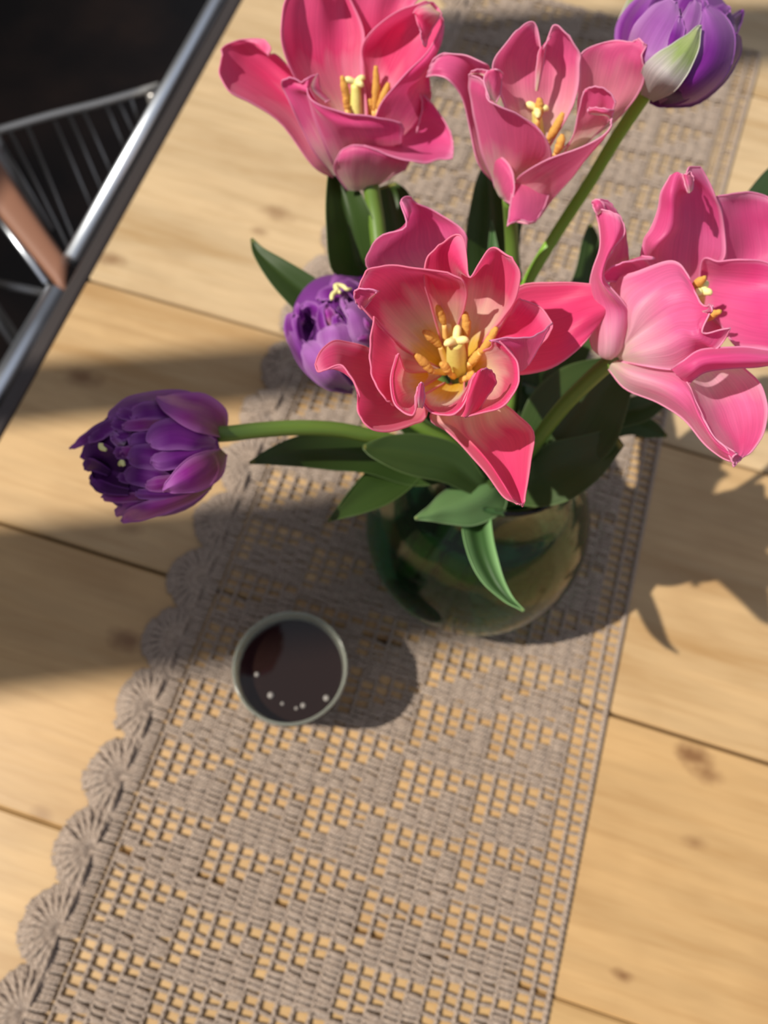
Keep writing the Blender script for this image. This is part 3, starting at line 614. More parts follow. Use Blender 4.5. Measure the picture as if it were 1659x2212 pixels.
# low front petal: cup outside, then a flared blade to the right
R = [[(832,1138,0),(880,1141,1),(930,1135,1),(970,1125,1),(1010,1108,0)],[(757,1030,12),(850,1020,17),(960,1020,17),(1060,1030,15),(1120,1040,8)],[(762,960,22),(860,935,27),(980,930,28),(1080,960,26),(1175,1010,14)],[(800,895,27),(865,868,31),(970,882,32),(1090,930,30),(1200,960,22)]]
petal(t, T, z0, R, 'pink_out', nu=28, nv=24, v1=.5)
R = [[(930,868,31),(990,860,28),(1060,840,24),(1110,800,22),(1140,770,20)],[(1090,932,31),(1130,890,24),(1165,840,20),(1200,790,20),(1225,740,24)],[(1205,960,31),(1240,890,22),(1262,800,19),(1268,690,24),(1252,556,38)],[(1300,972,29),(1340,890,21),(1360,800,20),(1350,700,24),(1320,605,34)],[(1385,950,27),(1420,890,23),(1435,830,22),(1420,750,25),(1385,680,30)],[(1456,950,27),(1462,910,26),(1460,870,25),(1455,830,25),(1445,790,26)]]
petal(t, T, z0, R, 'pink_out', nu=26, nv=28, v0=.35)
pistil(t, T, z0, (890,960,12), (880,500,42), .0032, ((-1.1,.25),(.7,-.7),(.9,.5)), .0034)
for a, b_, c_ in [((960,900,14),(990,660,32),(1000,395,50)), ((980,900,14),(1010,650,33),(1078,495,45)), ((860,900,14),(830,650,32),(797,455,46)), ((940,920,12),(955,700,28),(962,590,36)), ((850,900,12),(840,690,28),(815,580,38))]:
    stamen(t, T, z0, a, b_, c_, .0021, .0012)
stem(t, [(800,395,258),(812,470,247),(835,600,232),(930,800,215),(1040,950,190),(1060,1030,150),(1010,1150,60),(990,1200,22)], .0046)
leaf(t, [(880,900,190,30),(800,620,215,46),(770,560,225,58),(755,480,240,50),(735,400,250,30),(722,340,258,8)], 'leaf', 12)
leaf(t, [(900,760,195,30),(870,620,205,55),(865,520,215,52),(845,430,225,40),(835,400,230,20)], 'leaf', 8)

# ---------------------------------------------------------------- upper middle pink tulip
T = (900, 0, 2.186); z0 = 280
t = thing('pink_tulip', 'soft pink cup shaped tulip at upper middle, beside the green streaked purple bud', 'flower', U(1095, 430, .280), GP)
R = [[(420,850,4),(440,850,3),(470,850,3),(500,850,3),(530,850,4)],[(430,580,38),(490,570,34),(560,565,33),(630,565,34),(700,570,38)],[(395,440,48),(460,420,44),(545,430,43),(650,410,43),(755,440,48)],[(358,320,56),(440,270,52),(555,290,50),(660,260,52),(768,310,56)],[(405,225,62),(490,160,60),(582,230,56),(680,165,62),(768,250,60)],[(470,148,67),(555,106,67),(596,236,60),(645,120,67),(720,170,65)]]
petal(t, T, z0, R, 'soft_in', nu=36, nv=30)
petal(t, T, z0, [[(560,430,48),(562,430,49),(565,430,49),(568,430,49),(571,430,48)],[(566,320,55),(572,318,57),(580,316,57),(588,318,57),(594,320,55)],[(580,238,60),(586,230,63),(595,220,64),(606,212,63),(612,205,61)],[(590,240,61),(600,225,64),(612,200,65),(625,185,64),(636,175,62)]], 'soft_in', name='curled_lip', nu=10, nv=14)
R = [[(600,760,14),(620,755,13),(640,750,13),(660,745,13),(680,740,14)],[(740,650,32),(770,640,30),(800,625,28),(850,610,27),(900,600,26)],[(762,480,42),(820,480,39),(880,480,39),(945,500,40),(1000,505,40)],[(768,350,51),(840,340,50),(920,350,51),(1000,370,52),(1065,405,52)],[(772,262,57),(860,245,58),(950,260,59),(1020,290,60),(1076,325,60)],[(840,215,60),(920,200,62),(990,212,64),(1040,240,64),(1068,290,63)],[(930,196,62),(985,202,64),(1040,200,66),(1060,225,66),(1062,260,65)],[(1020,200,65),(1035,190,66),(1052,185,67),(1070,205,67),(1086,214,66)]]
petal(t, T, z0, R, 'soft_in', nu=28, nv=30)
R = [[(690,735,20),(710,725,20),(730,715,20),(750,705,20),(780,700,20)],[(740,640,36),(770,625,36),(810,610,36),(840,605,35),(880,600,33)],[(765,530,46),(800,520,46),(850,515,47),(890,520,46),(915,560,44)],[(785,450,53),(815,430,54),(855,420,55),(900,440,54),(937,490,52)],[(795,425,54),(822,412,56),(860,408,57),(905,430,56),(938,480,53)]]
petal(t, T, z0, R, 'soft_in', nu=20, nv=20)
R = [[(820,540,50),(850,545,50),(880,545,50),(900,550,50),(918,570,50)],[(808,525,54),(840,520,58),(875,530,59),(900,535,58),(922,545,54)],[(815,512,53),(850,508,56),(890,512,58),(915,520,57),(932,520,54)]]
petal(t, T, z0, R, 'soft_in', name='curled_lip', nu=14, nv=8)
# left long recurved petal
R = [[(365,862,3),(365,840,5),(370,810,7),(378,780,9),(388,760,10)],[(290,770,16),(310,710,18),(335,650,20),(355,600,21),(375,560,22)],[(250,600,28),(272,540,30),(295,480,30),(315,430,32),(345,400,36)],[(212,455,40),(235,410,41),(262,365,42),(300,335,43),(345,330,48)],[(150,378,47),(175,345,48),(205,305,49),(250,280,50),(320,300,53)],[(95,356,46),(105,325,49),(125,290,50),(160,262,51),(230,262,53)],[(50,362,40),(56,335,43),(66,305,46),(85,275,49),(130,252,51)]]
petal(t, T, z0, R, 'soft_out', nu=26, nv=30)
R = [[(372,880,2),(385,895,3),(405,900,3),(430,890,4),(460,855,8)],[(310,730,17),(360,725,22),(420,745,22),(485,770,22),(560,790,18)],[(275,570,31),(330,575,36),(400,605,38),(490,640,38),(632,740,30)],[(252,440,41),(300,455,46),(385,515,48),(490,565,47),(615,665,40)],[(248,352,49),(318,385,53),(345,475,54),(445,525,52),(560,590,46)]]
petal(t, T, z0, R, 'soft_out', nu=30, nv=28)
R = [[(345,470,54),(350,470,53),(358,475,52),(366,480,51),(375,485,50)],[(318,385,56),(335,370,56),(352,400,54),(372,430,52),(395,440,49)],[(330,340,57),(352,335,59),(372,350,58),(388,362,56),(400,380,52)],[(352,333,57),(372,330,60),(385,332,60),(398,340,58),(408,350,55)]]
petal(t, T, z0, R, 'soft_out', name='curled_lip', nu=14, nv=12)
petal(t, T, z0, [[(252,352,50),(265,350,51),(280,350,51),(300,352,51),(318,360,51)],[(258,340,51),(275,332,53),(295,330,53),(320,332,53),(350,338,53)]], 'soft_in', name='curled_lip', nu=12, nv=6)
# right front petal sweeping
R = [[(462,880,12),(465,920,8),(468,960,5),(470,990,3),(440,1040,2)],[(490,830,24),(530,870,19),(550,930,13),(560,980,9),(552,1050,5)],[(600,762,37),(635,800,31),(655,850,23),(660,890,15),(640,940,9)],[(750,705,46),(765,725,42),(765,765,34),(745,805,25),(715,860,15)],[(870,650,52),(862,662,50),(845,690,44),(810,725,36),(770,790,24)],[(918,592,56),(916,600,55),(910,615,53),(895,635,50),(860,680,42)],[(918,560,57),(920,575,57),(920,590,56),(915,605,54),(905,625,51)]]
petal(t, T, z0, R, 'soft_out', nu=24, nv=32)
# lower lips
R = [[(370,890,2),(375,900,2),(382,915,1),(392,930,1),(410,945,0)],[(352,800,10),(375,830,13),(395,870,13),(410,910,12),(425,950,8)],[(352,748,16),(385,770,20),(415,810,21),(440,870,19),(440,960,14)],[(370,738,18),(410,750,22),(448,800,23),(462,870,21),(455,960,17)]]
petal(t, T, z0, R, 'soft_out', nu=16, nv=16)
R = [[(455,870,16),(470,865,17),(490,860,17),(520,850,17),(560,850,15)],[(448,930,18),(480,930,20),(520,930,19),(560,920,17),(620,900,13)],[(440,990,20),(470,990,22),(510,990,21),(560,985,18),(610,960,14)],[(434,1040,21),(465,1030,22),(500,1035,21),(550,1040,19),(590,1000,16)],[(428,1066,22),(445,1055,22),(480,1038,21),(530,1048,20),(562,1046,18)]]
petal(t, T, z0, R, 'soft_out', nu=18, nv=18, v0=.3)
pistil(t, T, z0, (590,760,14), (565,520,38), .0026, ((-1.1,.0),(1.1,-.1),(.4,1.3)), .0032)
for a, b_, c_ in [((610,780,14),(620,660,28),(692,530,40)), ((640,800,14),(655,725,26),(688,635,34)), ((560,740,16),(572,560,36),(578,462,44))]: stamen(t, T, z0, a, b_, c_, .0021, .0011)
stem(t, [(1100,428,282),(1105,520,255),(1110,700,215),(1100,880,190),(1080,1020,140),(1020,1150,60),(1000,1200,22)], .0036)
leaf(t, [(1080,900,180,40),(1075,700,195,60),(1058,560,205,54),(1062,470,215,50),(1058,400,225,32),(1050,350,230,6)], 'leaf', 10)
leaf(t, [(1120,760,185,20),(1108,620,195,20),(1105,540,200,16),(1118,470,205,10),(1122,440,208,2)], 'leaf', 3)
leaf(t, [(1075,640,222,16),(1068,570,226,14),(1064,510,230,6),(1062,478,232,1)], 'leaf_mid', 3)

# ---------------------------------------------------------------- right pink tulip
T = (1200, 330, 3.16); z0 = 285
t = thing('pink_tulip', 'large pink tulip at the right edge seen from its side with ragged folded petals', 'flower', U(1330, 778, .285), GP)
R = [[(1050,1050,2),(1070,1040,2),(1090,1030,2),(1110,1020,2),(1130,1020,2)],[(1150,760,14),(1250,750,10),(1350,750,10),(1450,760,12),(1560,790,14)],[(1145,560,26),(1250,540,22),(1350,535,20),(1470,545,20),(1620,600,22)],[(1125,400,34),(1220,380,30),(1330,380,28),(1450,400,28),(1600,450,28)],[(1100,298,38),(1200,281,37),(1320,270,35),(1440,300,33),(1550,380,32)]]
petal(t, T, z0, R, 'pink_out', v0=.25)
R = [[(900,1050,2),(930,1040,1),(960,1030,1),(1000,1020,1),(1040,1020,2)],[(610,800,20),(720,790,16),(850,800,14),(980,800,14),(1100,790,16)],[(600,610,30),(690,650,35),(860,600,26),(1000,620,24),(1156,700,22)],[(650,520,36),(780,535,42),(880,480,34),(1000,480,30),(1150,540,28)],[(700,380,43),(800,400,48),(880,360,41),(1000,340,38),(1128,400,36)],[(725,260,49),(798,275,54),(892,275,48),(960,220,46),(1088,300,42)],[(775,170,53),(830,145,57),(903,272,50),(900,160,54),(1030,165,48)],[(800,155,54),(870,148,57),(912,274,52),(900,112,55),(980,100,51)]]
petal(t, T, z0, R, 'pink_out', nu=36, nv=34, v0=.2)
petal(t, T, z0, [[(905,275,55),(915,275,56),(922,270,56),(930,265,55),(935,255,54)],[(885,220,57),(900,215,59),(915,215,59),(930,210,58),(940,190,55)],[(870,160,57),(885,158,60),(900,165,60),(915,160,59),(935,165,56)],[(872,150,57),(884,146,59),(896,150,59),(905,140,58),(915,130,56)]], 'pink_pale', name='curled_lip', nu=14, nv=12)
R = [[(520,900,20),(540,880,20),(560,860,20),(600,840,18),(640,830,16)],[(400,880,26),(440,820,28),(500,780,28),(560,760,27),(640,770,22)],[(330,880,28),(360,810,32),(430,770,33),(500,735,34),(590,705,32)],[(325,850,29),(355,800,34),(430,765,36),(530,740,37),(680,720,34)]]
petal(t, T, z0, R, 'pink_out', nu=20, nv=16, v0=.35)
R = [[(980,1060,1),(1000,1060,0),(1020,1060,0),(1040,1070,1),(1050,1080,2)],[(1000,742,22),(990,860,8),(1010,980,3),(1050,1120,5),(1140,1195,16)],[(1120,742,28),(1130,860,16),(1140,1000,12),(1180,1130,14),(1240,1325,24)],[(1280,728,33),(1300,880,22),(1320,1030,20),(1340,1180,24),(1380,1335,32)],[(1450,752,33),(1470,900,26),(1480,1050,26),(1490,1200,30),(1500,1345,36)],[(1620,850,30),(1640,950,28),(1650,1050,28),(1640,1150,30),(1600,1300,34)]]
petal(t, T, z0, R, 'pink_out', v0=.05, nu=30, nv=30)
# left recurved petal
R = [[(360,1410,2),(370,1414,3),(380,1415,4),(395,1405,5),(410,1395,6)],[(262,1345,6),(300,1385,10),(370,1400,13),(430,1370,14),(470,1335,10)],[(232,1240,8),(300,1270,18),(380,1280,22),(450,1260,22),(508,1270,15)],[(225,1060,16),(290,1080,24),(380,1080,29),(460,1090,30),(529,1140,24)],[(232,900,24),(265,910,32),(315,930,37),(390,980,39),(455,1010,32)],[(258,790,30),(275,800,36),(295,835,41),(318,870,42),(335,870,36)],[(300,650,35),(318,680,39),(340,700,42),(350,720,42),(330,790,36)],[(300,500,38),(345,540,43),(395,560,45),(410,610,44),(385,660,39)],[(280,420,41),(330,430,44),(385,450,46),(440,500,46),(462,560,42)],[(262,370,43),(310,385,45),(370,405,46),(430,430,46),(468,490,44)]]
petal(t, T, z0, R, 'pink_pale', nu=26, nv=40)
petal(t, T, z0, [[(290,430,42),(296,420,43),(305,412,44),(315,405,44),(330,402,43)],[(268,390,44),(285,370,47),(305,360,47),(325,370,46),(340,400,44)],[(250,345,44),(262,325,46),(285,316,47),(310,330,47),(330,375,45)]], 'pink_pale', name='curled_lip', nu=12, nv=8)
R = [[(325,870,26),(360,840,24),(400,800,22),(440,770,20),(495,745,18)],[(330,760,31),(380,740,28),(420,720,26),(455,710,25),(494,700,23)],[(400,640,34),(430,620,32),(450,610,30),(470,600,29),(484,590,27)],[(340,380,42),(390,400,39),(420,430,37),(445,460,36),(466,490,34)],[(290,315,44),(330,322,42),(365,340,40),(395,375,38),(425,410,36)]]
petal(t, T, z0, R, 'pink_out', nu=14, nv=26, v0=.2)
# front tongue
R = [[(400,1370,4),(410,1380,6),(420,1390,8),(430,1402,8),(440,1420,6)],[(470,1150,18),(500,1230,24),(515,1290,21),(560,1360,26),(600,1452,22)],[(370,900,22),(540,1060,33),(660,1190,30),(740,1300,36),(800,1480,26)],[(560,812,32),(690,920,40),(790,1110,37),(860,1240,42),(900,1440,30)],[(740,745,37),(840,860,43),(900,1080,43),(930,1250,45),(1000,1350,35)],[(840,755,40),(920,920,44),(965,1080,46),(975,1240,46),(1090,1340,40)],[(900,830,42),(975,1000,46),(1020,1070,49),(985,1205,47),(1150,1280,42)],[(925,910,43),(1010,1040,48),(1072,1052,53),(1005,1222,47),(1190,1192,49)]]
petal(t, T, z0, R, 'pink_pale', nu=36, nv=40, v1=.85)
petal(t, T, z0, [[(985,1085,46),(1000,1080,48),(1020,1075,49),(1035,1068,49),(1045,1055,48)],[(1030,1092,50),(1042,1085,53),(1052,1075,54),(1050,1060,54),(1045,1045,52)],[(1060,1095,52),(1066,1085,55),(1072,1070,56),(1065,1050,56),(1050,1035,53)]], 'pink_pale', name='curled_lip', nu=10, nv=8)
R = [[(790,1478,30),(810,1498,31),(840,1528,31),(875,1555,29),(905,1582,27)],[(865,1425,37),(895,1450,40),(915,1480,40),(935,1510,38),(960,1532,31)],[(1000,1345,40),(1010,1390,44),(1025,1420,44),(1035,1450,42),(1060,1485,35)],[(1250,1328,40),(1250,1370,46),(1250,1400,46),(1250,1440,44),(1260,1468,37)],[(1450,1345,42),(1450,1380,46),(1450,1410,46),(1450,1435,44),(1450,1455,39)],[(1620,1370,42),(1620,1390,45),(1620,1410,45),(1620,1425,43),(1620,1440,39)]]
petal(t, T, z0, R, 'pink_out', nu=16, nv=34, v0=.4)
# low petal
R = [[(362,1480,2),(370,1455,5),(385,1435,7),(400,1425,7),(420,1420,6)],[(480,1612,6),(490,1560,14),(500,1510,18),(520,1480,18),(560,1452,15)],[(700,1705,12),(720,1640,22),(740,1580,26),(770,1530,25),(800,1482,22)],[(860,1805,18),(880,1750,26),(895,1690,30),(905,1630,32),(905,1580,29)],[(1000,1962,22),(990,1900,28),(985,1850,32),(980,1790,34),(965,1710,32)],[(1100,2060,26),(1095,2020,31),(1095,1990,34),(1085,1960,35),(1070,1920,33)],[(1195,2105,30),(1205,2085,33),(1215,2070,34),(1225,2062,34),(1240,2058,33)]]
petal(t, T, z0, R, 'pink_pale', nu=22, nv=34, v1=.85)
R = [[(900,1580,27),(940,1558,18),(1000,1510,14),(1100,1475,16),(1280,1465,23)],[(940,1650,30),(1000,1640,17),(1080,1620,12),(1200,1580,14),(1390,1570,26)],[(975,1750,32),(1060,1750,20),(1150,1740,16),(1280,1710,18),(1437,1690,28)],[(1020,1840,34),(1100,1850,22),(1190,1850,19),(1310,1830,21),(1443,1800,28)],[(1090,1950,34),(1160,1950,26),(1230,1950,23),(1310,1930,25),(1415,1920,28)],[(1170,2030,34),(1210,2040,30),(1250,2040,28),(1290,2030,28),(1345,2030,28)],[(1200,2100,32),(1208,2122,31),(1215,2142,30),(1240,2118,29),(1272,2090,28)]]
petal(t, T, z0, R, 'pink_pale', nu=30, nv=34, v0=.06)
R = [[(840,1180,2),(870,1140,0),(900,1100,-1),(940,1060,-1),(980,1020,0)],[(900,1260,8),(960,1200,3),(1010,1130,2),(1050,1060,2),(1090,1000,4)],[(1000,1320,16),(1080,1260,10),(1140,1180,9),(1180,1080,9),(1200,980,10)]]
petal(t, T, z0, R, 'pink_pale', v0=.1, v1=.6)
pistil(t, T, z0, (960,1060,6), (990,950,28), .0028, ((.3,-1.1),(1.,.2),(-.6,.8)), .0028)
for a, b_, c_ in [((930,1060,6),(945,915,26),(1025,852,36)), ((940,1150,8),(985,1145,26),(1125,1082,40))]: stamen(t, T, z0, a, b_, c_, .0019, .0010)
stem(t, [(1326,775,287),(1280,815,272),(1215,880,245),(1150,965,210),(1105,1030,160),(1040,1150,60),(1020,1200,22)], .0040)
leaf(t, [(1080,1085,150,20),(1140,1020,178,60),(1195,960,196,92),(1240,905,205,105),(1285,850,212,85),(1340,800,216,40),(1370,770,218,8)], 'leaf', 8)
leaf(t, [(1090,1040,170,30),(1120,1045,186,44),(1165,1040,196,56),(1215,1015,203,64),(1275,985,208,48),(1335,945,210,22)], 'leaf', 3)
leaf(t, [(1100,1010,165,20),(1200,960,180,30),(1330,900,190,28),(1390,880,196,28),(1450,850,200,12),(1500,820,202,2)], 'leaf', 8)
leaf(t, [(1100,1020,150,20),(1230,960,165,26),(1340,915,172,26),(1400,925,176,20),(1440,942,178,3)], 'leaf', 6)
leaf(t, [(1150,960,170,40),(1170,860,180,60),(1200,780,188,60),(1240,700,195,50),(1270,600,200,30),(1276,520,204,18),(1275,485,206,3)], 'leaf', 8)
leaf(t, [(1420,760,200,10),(1560,560,225,30),(1640,440,245,34),(1700,370,255,30),(1760,330,262,10)], 'leaf_pale', 6)

# ---------------------------------------------------------------- purple double tulips
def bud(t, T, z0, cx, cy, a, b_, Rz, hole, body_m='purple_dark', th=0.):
    ct, st_ = math.cos(th), math.sin(th)
    def zf(x, y):
        X, Y = (x - cx) * ct + (y - cy) * st_, -(x - cx) * st_ + (y - cy) * ct
        q = 1 - (X / a) ** 2 - (Y / b_) ** 2; z = Rz * math.sqrt(q) if q > 0 else -Rz * .35 * min(1.5, math.sqrt(-q))
        if hole: 
            g = math.exp(-(((x - hole[0]) / hole[2]) ** 2 + ((y - hole[1]) / hole[3]) ** 2)); z -= hole[4] * g
        return z
    # inner mass of petals: front face follows zf, back face closes underneath
    vs = []; fs = []; nr, ns = 14, 40
    for s_ in (1, -1):
        for i in range(nr + 1):
            r = math.sin(i / nr * math.pi / 2) * .95
            for k in range(ns):
                an = 2 * math.pi * k / ns; x = cx + (a * r * math.cos(an)) * ct - (b_ * r * math.sin(an)) * st_; y = cy + (a * r * math.cos(an)) * st_ + (b_ * r * math.sin(an)) * ct
                rp_ = 1 + .03 * math.sin(7 * an)
                z = (zf(x, y) - 2.5) if s_ > 0 else -Rz * .9 * math.sqrt(max(0, 1 - (r / .95) ** 2))
                if i == nr: z = -1
                vs.append(U(T[0] + x / T[2], T[1] + y / T[2], (z0 + z) / 1000))
    for s_ in range(2):
        o_ = s_ * (nr + 1) * ns
        for i in range(nr):
            for k in range(ns): fs.append((o_ + i * ns + k, o_ + i * ns + (k + 1) % ns, o_ + (i + 1) * ns + (k + 1) % ns, o_ + (i + 1) * ns + k))
    mesh_obj('inner_petals', vs, fs, M[body_m], t)
    return zf
def bpetal(t, T, z0, zf, pts, m, dome=1.2, **kw):
    s = T[2]; rows = spine_rows(pts, zf=lambda x, y: zf(x, y)); 
    # dome across, and tip lifts off the one below
    R = []
    for i, r in enumerate(rows):
        k = i / (len(rows) - 1); R.append([(p[0], p[1], p[2] + dome * (1 - abs(q)) + .8 * k) for p, q in zip(r, (-1, -.55, 0, .55, 1))])
    P = R[-1]; mx = sum(p[0] for p in P) / 5; my = sum(p[1] for p in P) / 5
    return petal(t, T, z0, R, m, nu=16, nv=20, ruffle=.0003, rim=.0003, **kw)

T = (140, 820, 4.366); z0 = 238
t = thing('purple_tulip', 'dark purple double tulip lying out to the left on a level stem', 'flower', U(485, 935, .238), GP)
zf = bud(t, T, z0, 850, 735, 655, 590, 27, (400, 880, 230, 190, 22))
for pts, m, dm in [
 ([(1400,300,-1,40),(1150,200,0,90),(900,200,0,95),(650,240,0,90),(480,320,0,60),(415,360,0,15)], 'purple', 1.5),
 ([(1100,300,1,60),(850,290,2,85),(700,310,2,75),(620,360,2,25)], 'purple', 1.5),
 ([(760,380,1,40),(640,340,2,55),(540,320,2,50),(490,320,2,20)], 'purple', 1.5),
 ([(1000,420,0,40),(850,420,2,52),(700,430,2.5,55),(580,440,2.5,40),(545,440,2,10)], 'purple_mag', 1.2),
 ([(640,470,0,35),(560,440,1,60),(470,410,1,50),(450,400,1,12)], 'purple', 1.2),
 ([(950,540,0,50),(800,550,1.5,70),(680,570,2,65),(600,590,2,25)], 'purple', 1.3),
 ([(650,520,-1,30),(560,530,1,45),(480,545,2,42),(440,560,2,15)], 'purple', 1.2),
 ([(560,620,0,35),(500,580,2,42),(465,530,2.5,36),(470,500,2.5,10)], 'purple_lit', 1.2),
 ([(640,690,0,40),(560,690,2,55),(490,690,2,50),(470,700,2,15)], 'purple', 1.2),
 ([(760,700,-1,50),(650,690,1,60),(560,680,2,45),(525,680,2,12)], 'purple_mag', 1.2),
 ([(1050,760,-1,60),(900,745,1,105),(750,725,2.5,115),(640,730,3,85),(598,745,3,20)], 'purple', 1.6),
 ([(1000,950,-1,50),(850,930,1,95),(700,900,2,100),(600,900,2.5,70),(565,900,2,20)], 'purple', 1.5),
 ([(680,950,-2,30),(600,930,0,50),(530,920,1,40),(505,910,1,10)], 'purple', 1.),
 ([(1250,900,0,40),(1050,960,1,65),(880,990,2,70),(790,1000,2,40),(768,1000,2,10)], 'purple_mag', 1.3),
 ([(1200,1060,-1,30),(1000,1075,0,45),(800,1080,1,50),(700,1075,1,35),(672,1070,1,10)], 'purple', 1.3),
 ([(1420,610,1,30),(1250,690,2,75),(1050,740,3,95),(900,770,3.5,85),(815,760,3.5,35)], 'purple', 1.8),
 ([(1420,600,2,30),(1250,560,3.5,110),(1080,510,4.5,150),(920,530,5,140),(820,580,5,85),(795,600,5,25)], 'purple', 2.),
 ([(1495,520,1,40),(1420,400,5,150),(1270,310,6,180),(1100,260,7,140),(960,220,7,80),(868,172,6,12)], 'purple_mag', 2.),
 ([(1500,680,1,40),(1400,790,5,140),(1240,890,6.5,165),(1100,960,7,120),(1000,1010,7,65),(930,1045,6,12)], 'purple_mag', 2.),
 ([(1370,1000,-2,30),(1180,1100,-1,60),(950,1180,0,75),(750,1240,1,80),(600,1290,1,60),(540,1340,1,12)], 'purple_mag', 1.5),
 ([(1000,1120,-3,25),(800,1150,-3,35),(600,1200,-2,60),(480,1260,-2,35)], 'purple_mag', 1.),
 ([(900,1110,-2,25),(700,1110,-1,40),(500,1115,-1,45),(390,1110,-1,35),(350,1100,-1,8)], 'purple_mag', 1.),
 ([(560,400,0,40),(420,440,1,65),(300,510,1,70),(180,570,0,45),(100,620,0,25),(48,650,0,3)], 'purple', 1.2),
 ([(420,480,0,40),(330,520,2,50),(260,560,2,35),(230,590,2,10)], 'purple', 1.2),
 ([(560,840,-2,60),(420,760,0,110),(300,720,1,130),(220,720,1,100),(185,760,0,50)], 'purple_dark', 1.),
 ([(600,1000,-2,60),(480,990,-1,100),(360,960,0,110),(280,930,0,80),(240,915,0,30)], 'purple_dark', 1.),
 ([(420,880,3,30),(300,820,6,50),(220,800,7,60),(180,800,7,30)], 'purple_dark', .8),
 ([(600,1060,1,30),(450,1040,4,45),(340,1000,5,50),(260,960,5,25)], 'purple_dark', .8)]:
    bpetal(t, T, z0, zf, pts, m, dm)
for pp in [((340,600),(345,640),(390,665)), ((520,800),(540,780),(560,815))]:
    tube('stigma', [U(T[0]+x/T[2], T[1]+y/T[2], (z0+zf(x,y)+9)/1000) for x,y in pp], [.0011,.0014,.0008], M['stigma'], t, n=8, seg=8)
stem(t, [(470,938,238),(500,936,238),(560,929,236),(640,924,231),(730,928,222),(810,944,211),(900,965,198),(990,985,180),(1000,1060,120),(960,1150,50),(940,1190,22)], .0040)
leaf(t, [(900,1010,180,40),(800,985,190,38),(720,975,198,40),(650,975,204,33),(590,985,208,18),(540,1000,210,2)], 'leaf', 4)
leaf(t, [(1040,1050,188,20),(980,1005,200,42),(910,985,208,46),(850,975,213,36),(810,970,216,20),(785,966,218,4)], 'leaf', 7)
leaf(t, [(930,960,175,30),(870,1015,180,40),(820,1050,186,42),(770,1085,190,28),(735,1108,192,12),(710,1126,193,2)], 'leaf', 4)
leaf(t, [(1080,1040,180,20),(1060,1060,190,50),(1010,1088,198,50),(960,1100,203,33),(925,1112,206,14),(897,1120,207,3)], 'leaf_pale', -11)
leaf(t, [(1045,1060,170,14),(1030,1120,178,30),(1040,1190,184,30),(1065,1250,186,22),(1095,1290,187,10),(1130,1320,188,2)], 'leaf_strap', 14)

T = (600, 560, 7.373); z0 = 222
t = thing('purple_tulip', 'small purple double tulip half hidden behind the central pink tulip', 'flower', U(780, 835, .21), GP)
zf = bud(t, T, z0, 930, 1150, 760, 960, 24, (500, 1080, 150, 260, 24), th=-.15)
for pts, m, dm in [
 ([(1500,500,-1,60),(1350,300,0,110),(1150,250,0,110),(980,300,0,100),(860,420,0,50)], 'purple', 1.6),
 ([(1100,650,0,60),(950,560,0,110),(800,540,1,110),(690,590,1,70),(630,640,1,20)], 'purple', 1.6),
 ([(1300,650,0,60),(1200,480,1,110),(1080,400,1,90),(980,400,1,30)], 'purple', 1.6),
 ([(700,950,-2,60),(560,800,0,110),(460,760,1,80),(390,800,1,30)], 'purple', 1.4),
 ([(420,1050,0,40),(350,900,2,60),(330,780,2,55),(335,705,2,25)], 'purple', 1.2),
 ([(340,1500,0,60),(230,1250,1,90),(170,1050,1,70),(190,900,1,45),(245,870,1,12)], 'purple', 1.2),
 ([(420,1450,2,40),(350,1250,4,60),(310,1080,5,60),(300,940,5,50),(330,910,5,12)], 'purple', 1.2),
 ([(1150,850,1,60),(1000,750,3,100),(950,650,3,60),(960,610,3,20)], 'purple_dark', 1.5),
 ([(900,1100,0,60),(820,950,2,120),(770,820,3,90),(720,740,3,30)], 'purple_mag', 1.5),
 ([(800,1250,2,60),(700,1050,4,70),(680,880,5,55),(700,770,5,40),(790,700,5,12)], 'purple', 1.2),
 ([(1050,1150,3,80),(950,1020,5,90),(930,930,5,60),(965,890,5,15)], 'purple', 1.4),
 ([(1100,1650,2,100),(960,1450,5,260),(920,1250,6,300),(900,1120,6,250),(880,1050,6,120)], 'purple_lit', 2.),
 ([(1250,1050,4,60),(1130,850,6,60),(1050,700,7,55),(1030,620,7,20)], 'purple_lit', 1.3),
 ([(1500,1550,2,100),(1420,1250,6,220),(1330,980,7,230),(1210,800,7,150),(1080,760,7,50)], 'purple_lit', 2.),
 ([(1560,1330,9,60),(1430,1270,10,75),(1340,1270,10,50),(1285,1290,10,12)], 'purple_mag', 1.5),
 ([(1560,1150,8,60),(1480,1050,9,80),(1420,980,9,50),(1385,940,9,12)], 'purple_mag', 1.5),
 ([(1150,2080,0,60),(850,1900,3,180),(650,1650,5,230),(520,1430,6,170),(440,1340,6,60)], 'purple_lit', 2.),
 ([(1200,2110,-1,40),(850,1980,0,110),(560,1720,2,150),(360,1440,3,140),(230,1250,3,80),(195,1150,3,15)], 'purple', 1.6)]:
    bpetal(t, T, z0, zf, pts, m, dm)
zt = lambda x, y: zf(x, y) + 8
tube('stigma', [U(T[0]+x/T[2], T[1]+y/T[2], (z0+zt(x,y))/1000) for x,y in ((860,640),(870,570),(950,510),(1000,540))], [.0009,.0013,.0014,.0008], M['stigma'], t, n=12, seg=8)
tube('stigma', [U(T[0]+x/T[2], T[1]+y/T[2], (z0+zt(x,y))/1000) for x,y in ((950,510),(925,420),(1040,430),(1100,480),(1170,470))], [.0013,.0014,.0012,.0010,.0006], M['stigma'], t, n=14, seg=8)
stem(t, [(760,810,214),(830,870,205),(920,930,195),(1000,980,175),(1010,1060,120),(980,1150,50),(960,1190,22)], .0034)
leaf(t, [(900,860,185,30),(800,760,195,48),(720,690,205,46),(660,635,212,40),(600,585,218,28),(560,545,221,13),(544,516,223,2)], 'leaf', 8)

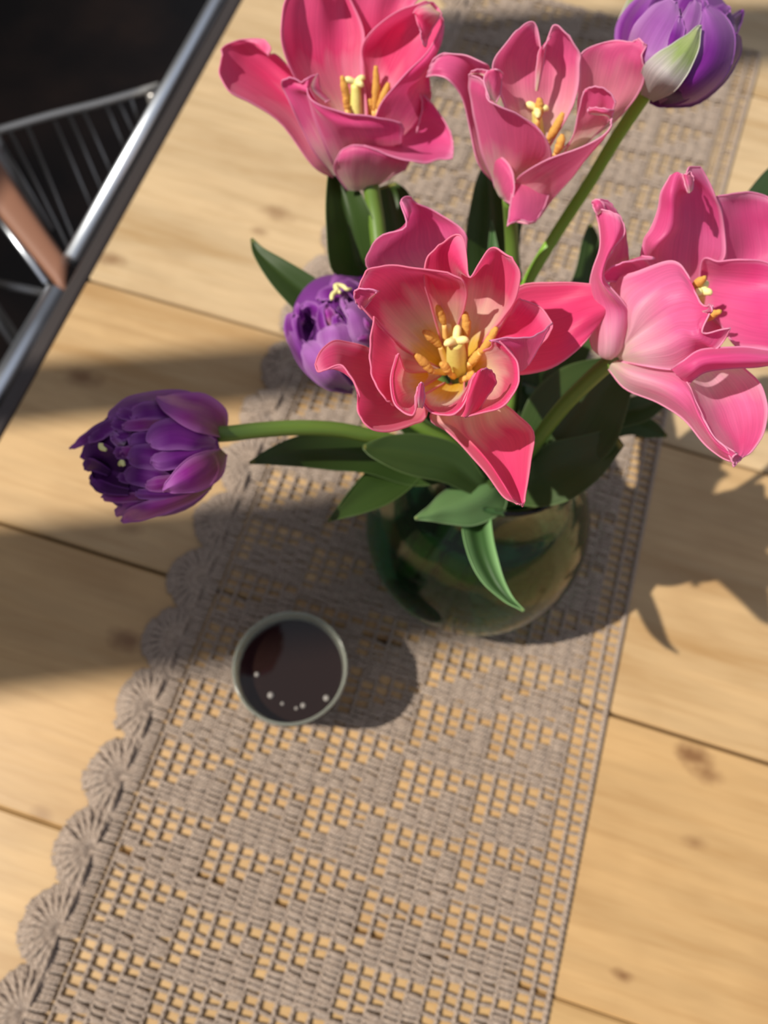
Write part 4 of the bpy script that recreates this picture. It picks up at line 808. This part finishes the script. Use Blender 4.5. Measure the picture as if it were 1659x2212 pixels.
T = (1320, 0, 5.53); z0 = 322
t = thing('purple_tulip', 'purple double tulip with a green and white streaked petal at the top right', 'flower', U(1395, 212, .317), GP)
zf = bud(t, T, z0, 860, 480, 690, 740, 22, None)
for pts, m, dm in [
 ([(60,620,-14,20),(110,330,-12,45),(230,60,-10,55),(340,-100,-10,50),(400,-180,-10,10)], 'green_white', 1.),
 ([(330,900,-1,60),(190,600,0,120),(200,330,0,140),(330,100,0,110),(480,-40,0,60),(560,-90,0,15)], 'purple', 1.6),
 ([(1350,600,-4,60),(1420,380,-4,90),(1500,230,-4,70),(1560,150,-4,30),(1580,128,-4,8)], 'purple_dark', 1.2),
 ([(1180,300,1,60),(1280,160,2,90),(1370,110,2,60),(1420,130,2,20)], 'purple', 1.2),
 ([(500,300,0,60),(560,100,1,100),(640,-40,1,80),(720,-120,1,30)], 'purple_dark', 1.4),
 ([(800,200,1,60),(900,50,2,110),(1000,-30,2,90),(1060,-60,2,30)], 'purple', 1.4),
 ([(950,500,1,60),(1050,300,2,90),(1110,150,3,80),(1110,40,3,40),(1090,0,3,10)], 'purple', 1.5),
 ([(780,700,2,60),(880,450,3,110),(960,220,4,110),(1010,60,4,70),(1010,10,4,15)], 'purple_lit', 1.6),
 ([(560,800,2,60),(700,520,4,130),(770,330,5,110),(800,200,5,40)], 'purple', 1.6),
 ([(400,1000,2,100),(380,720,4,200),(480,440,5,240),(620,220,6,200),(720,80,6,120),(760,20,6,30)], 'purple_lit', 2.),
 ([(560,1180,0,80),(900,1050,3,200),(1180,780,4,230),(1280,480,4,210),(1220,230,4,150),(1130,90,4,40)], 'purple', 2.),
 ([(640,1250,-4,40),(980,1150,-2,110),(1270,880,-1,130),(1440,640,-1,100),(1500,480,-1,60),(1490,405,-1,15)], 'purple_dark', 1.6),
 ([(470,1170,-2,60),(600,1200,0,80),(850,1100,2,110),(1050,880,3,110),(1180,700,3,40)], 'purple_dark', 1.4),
 ([(430,1170,2,80),(560,960,6,230),(720,780,7,220),(870,620,7,160),(990,450,7,85),(1062,308,6,8)], 'green_white', 2.)]:
    bpetal(t, T, z0, zf, pts, m, dm)
stem(t, [(1398,200,316),(1380,225,309),(1330,300,290),(1270,400,267),(1205,500,243),(1140,610,223),(1100,720,203),(1080,900,175),(1070,1020,130),(1030,1150,50),(1010,1190,22)], .0033, 'stem_bright')
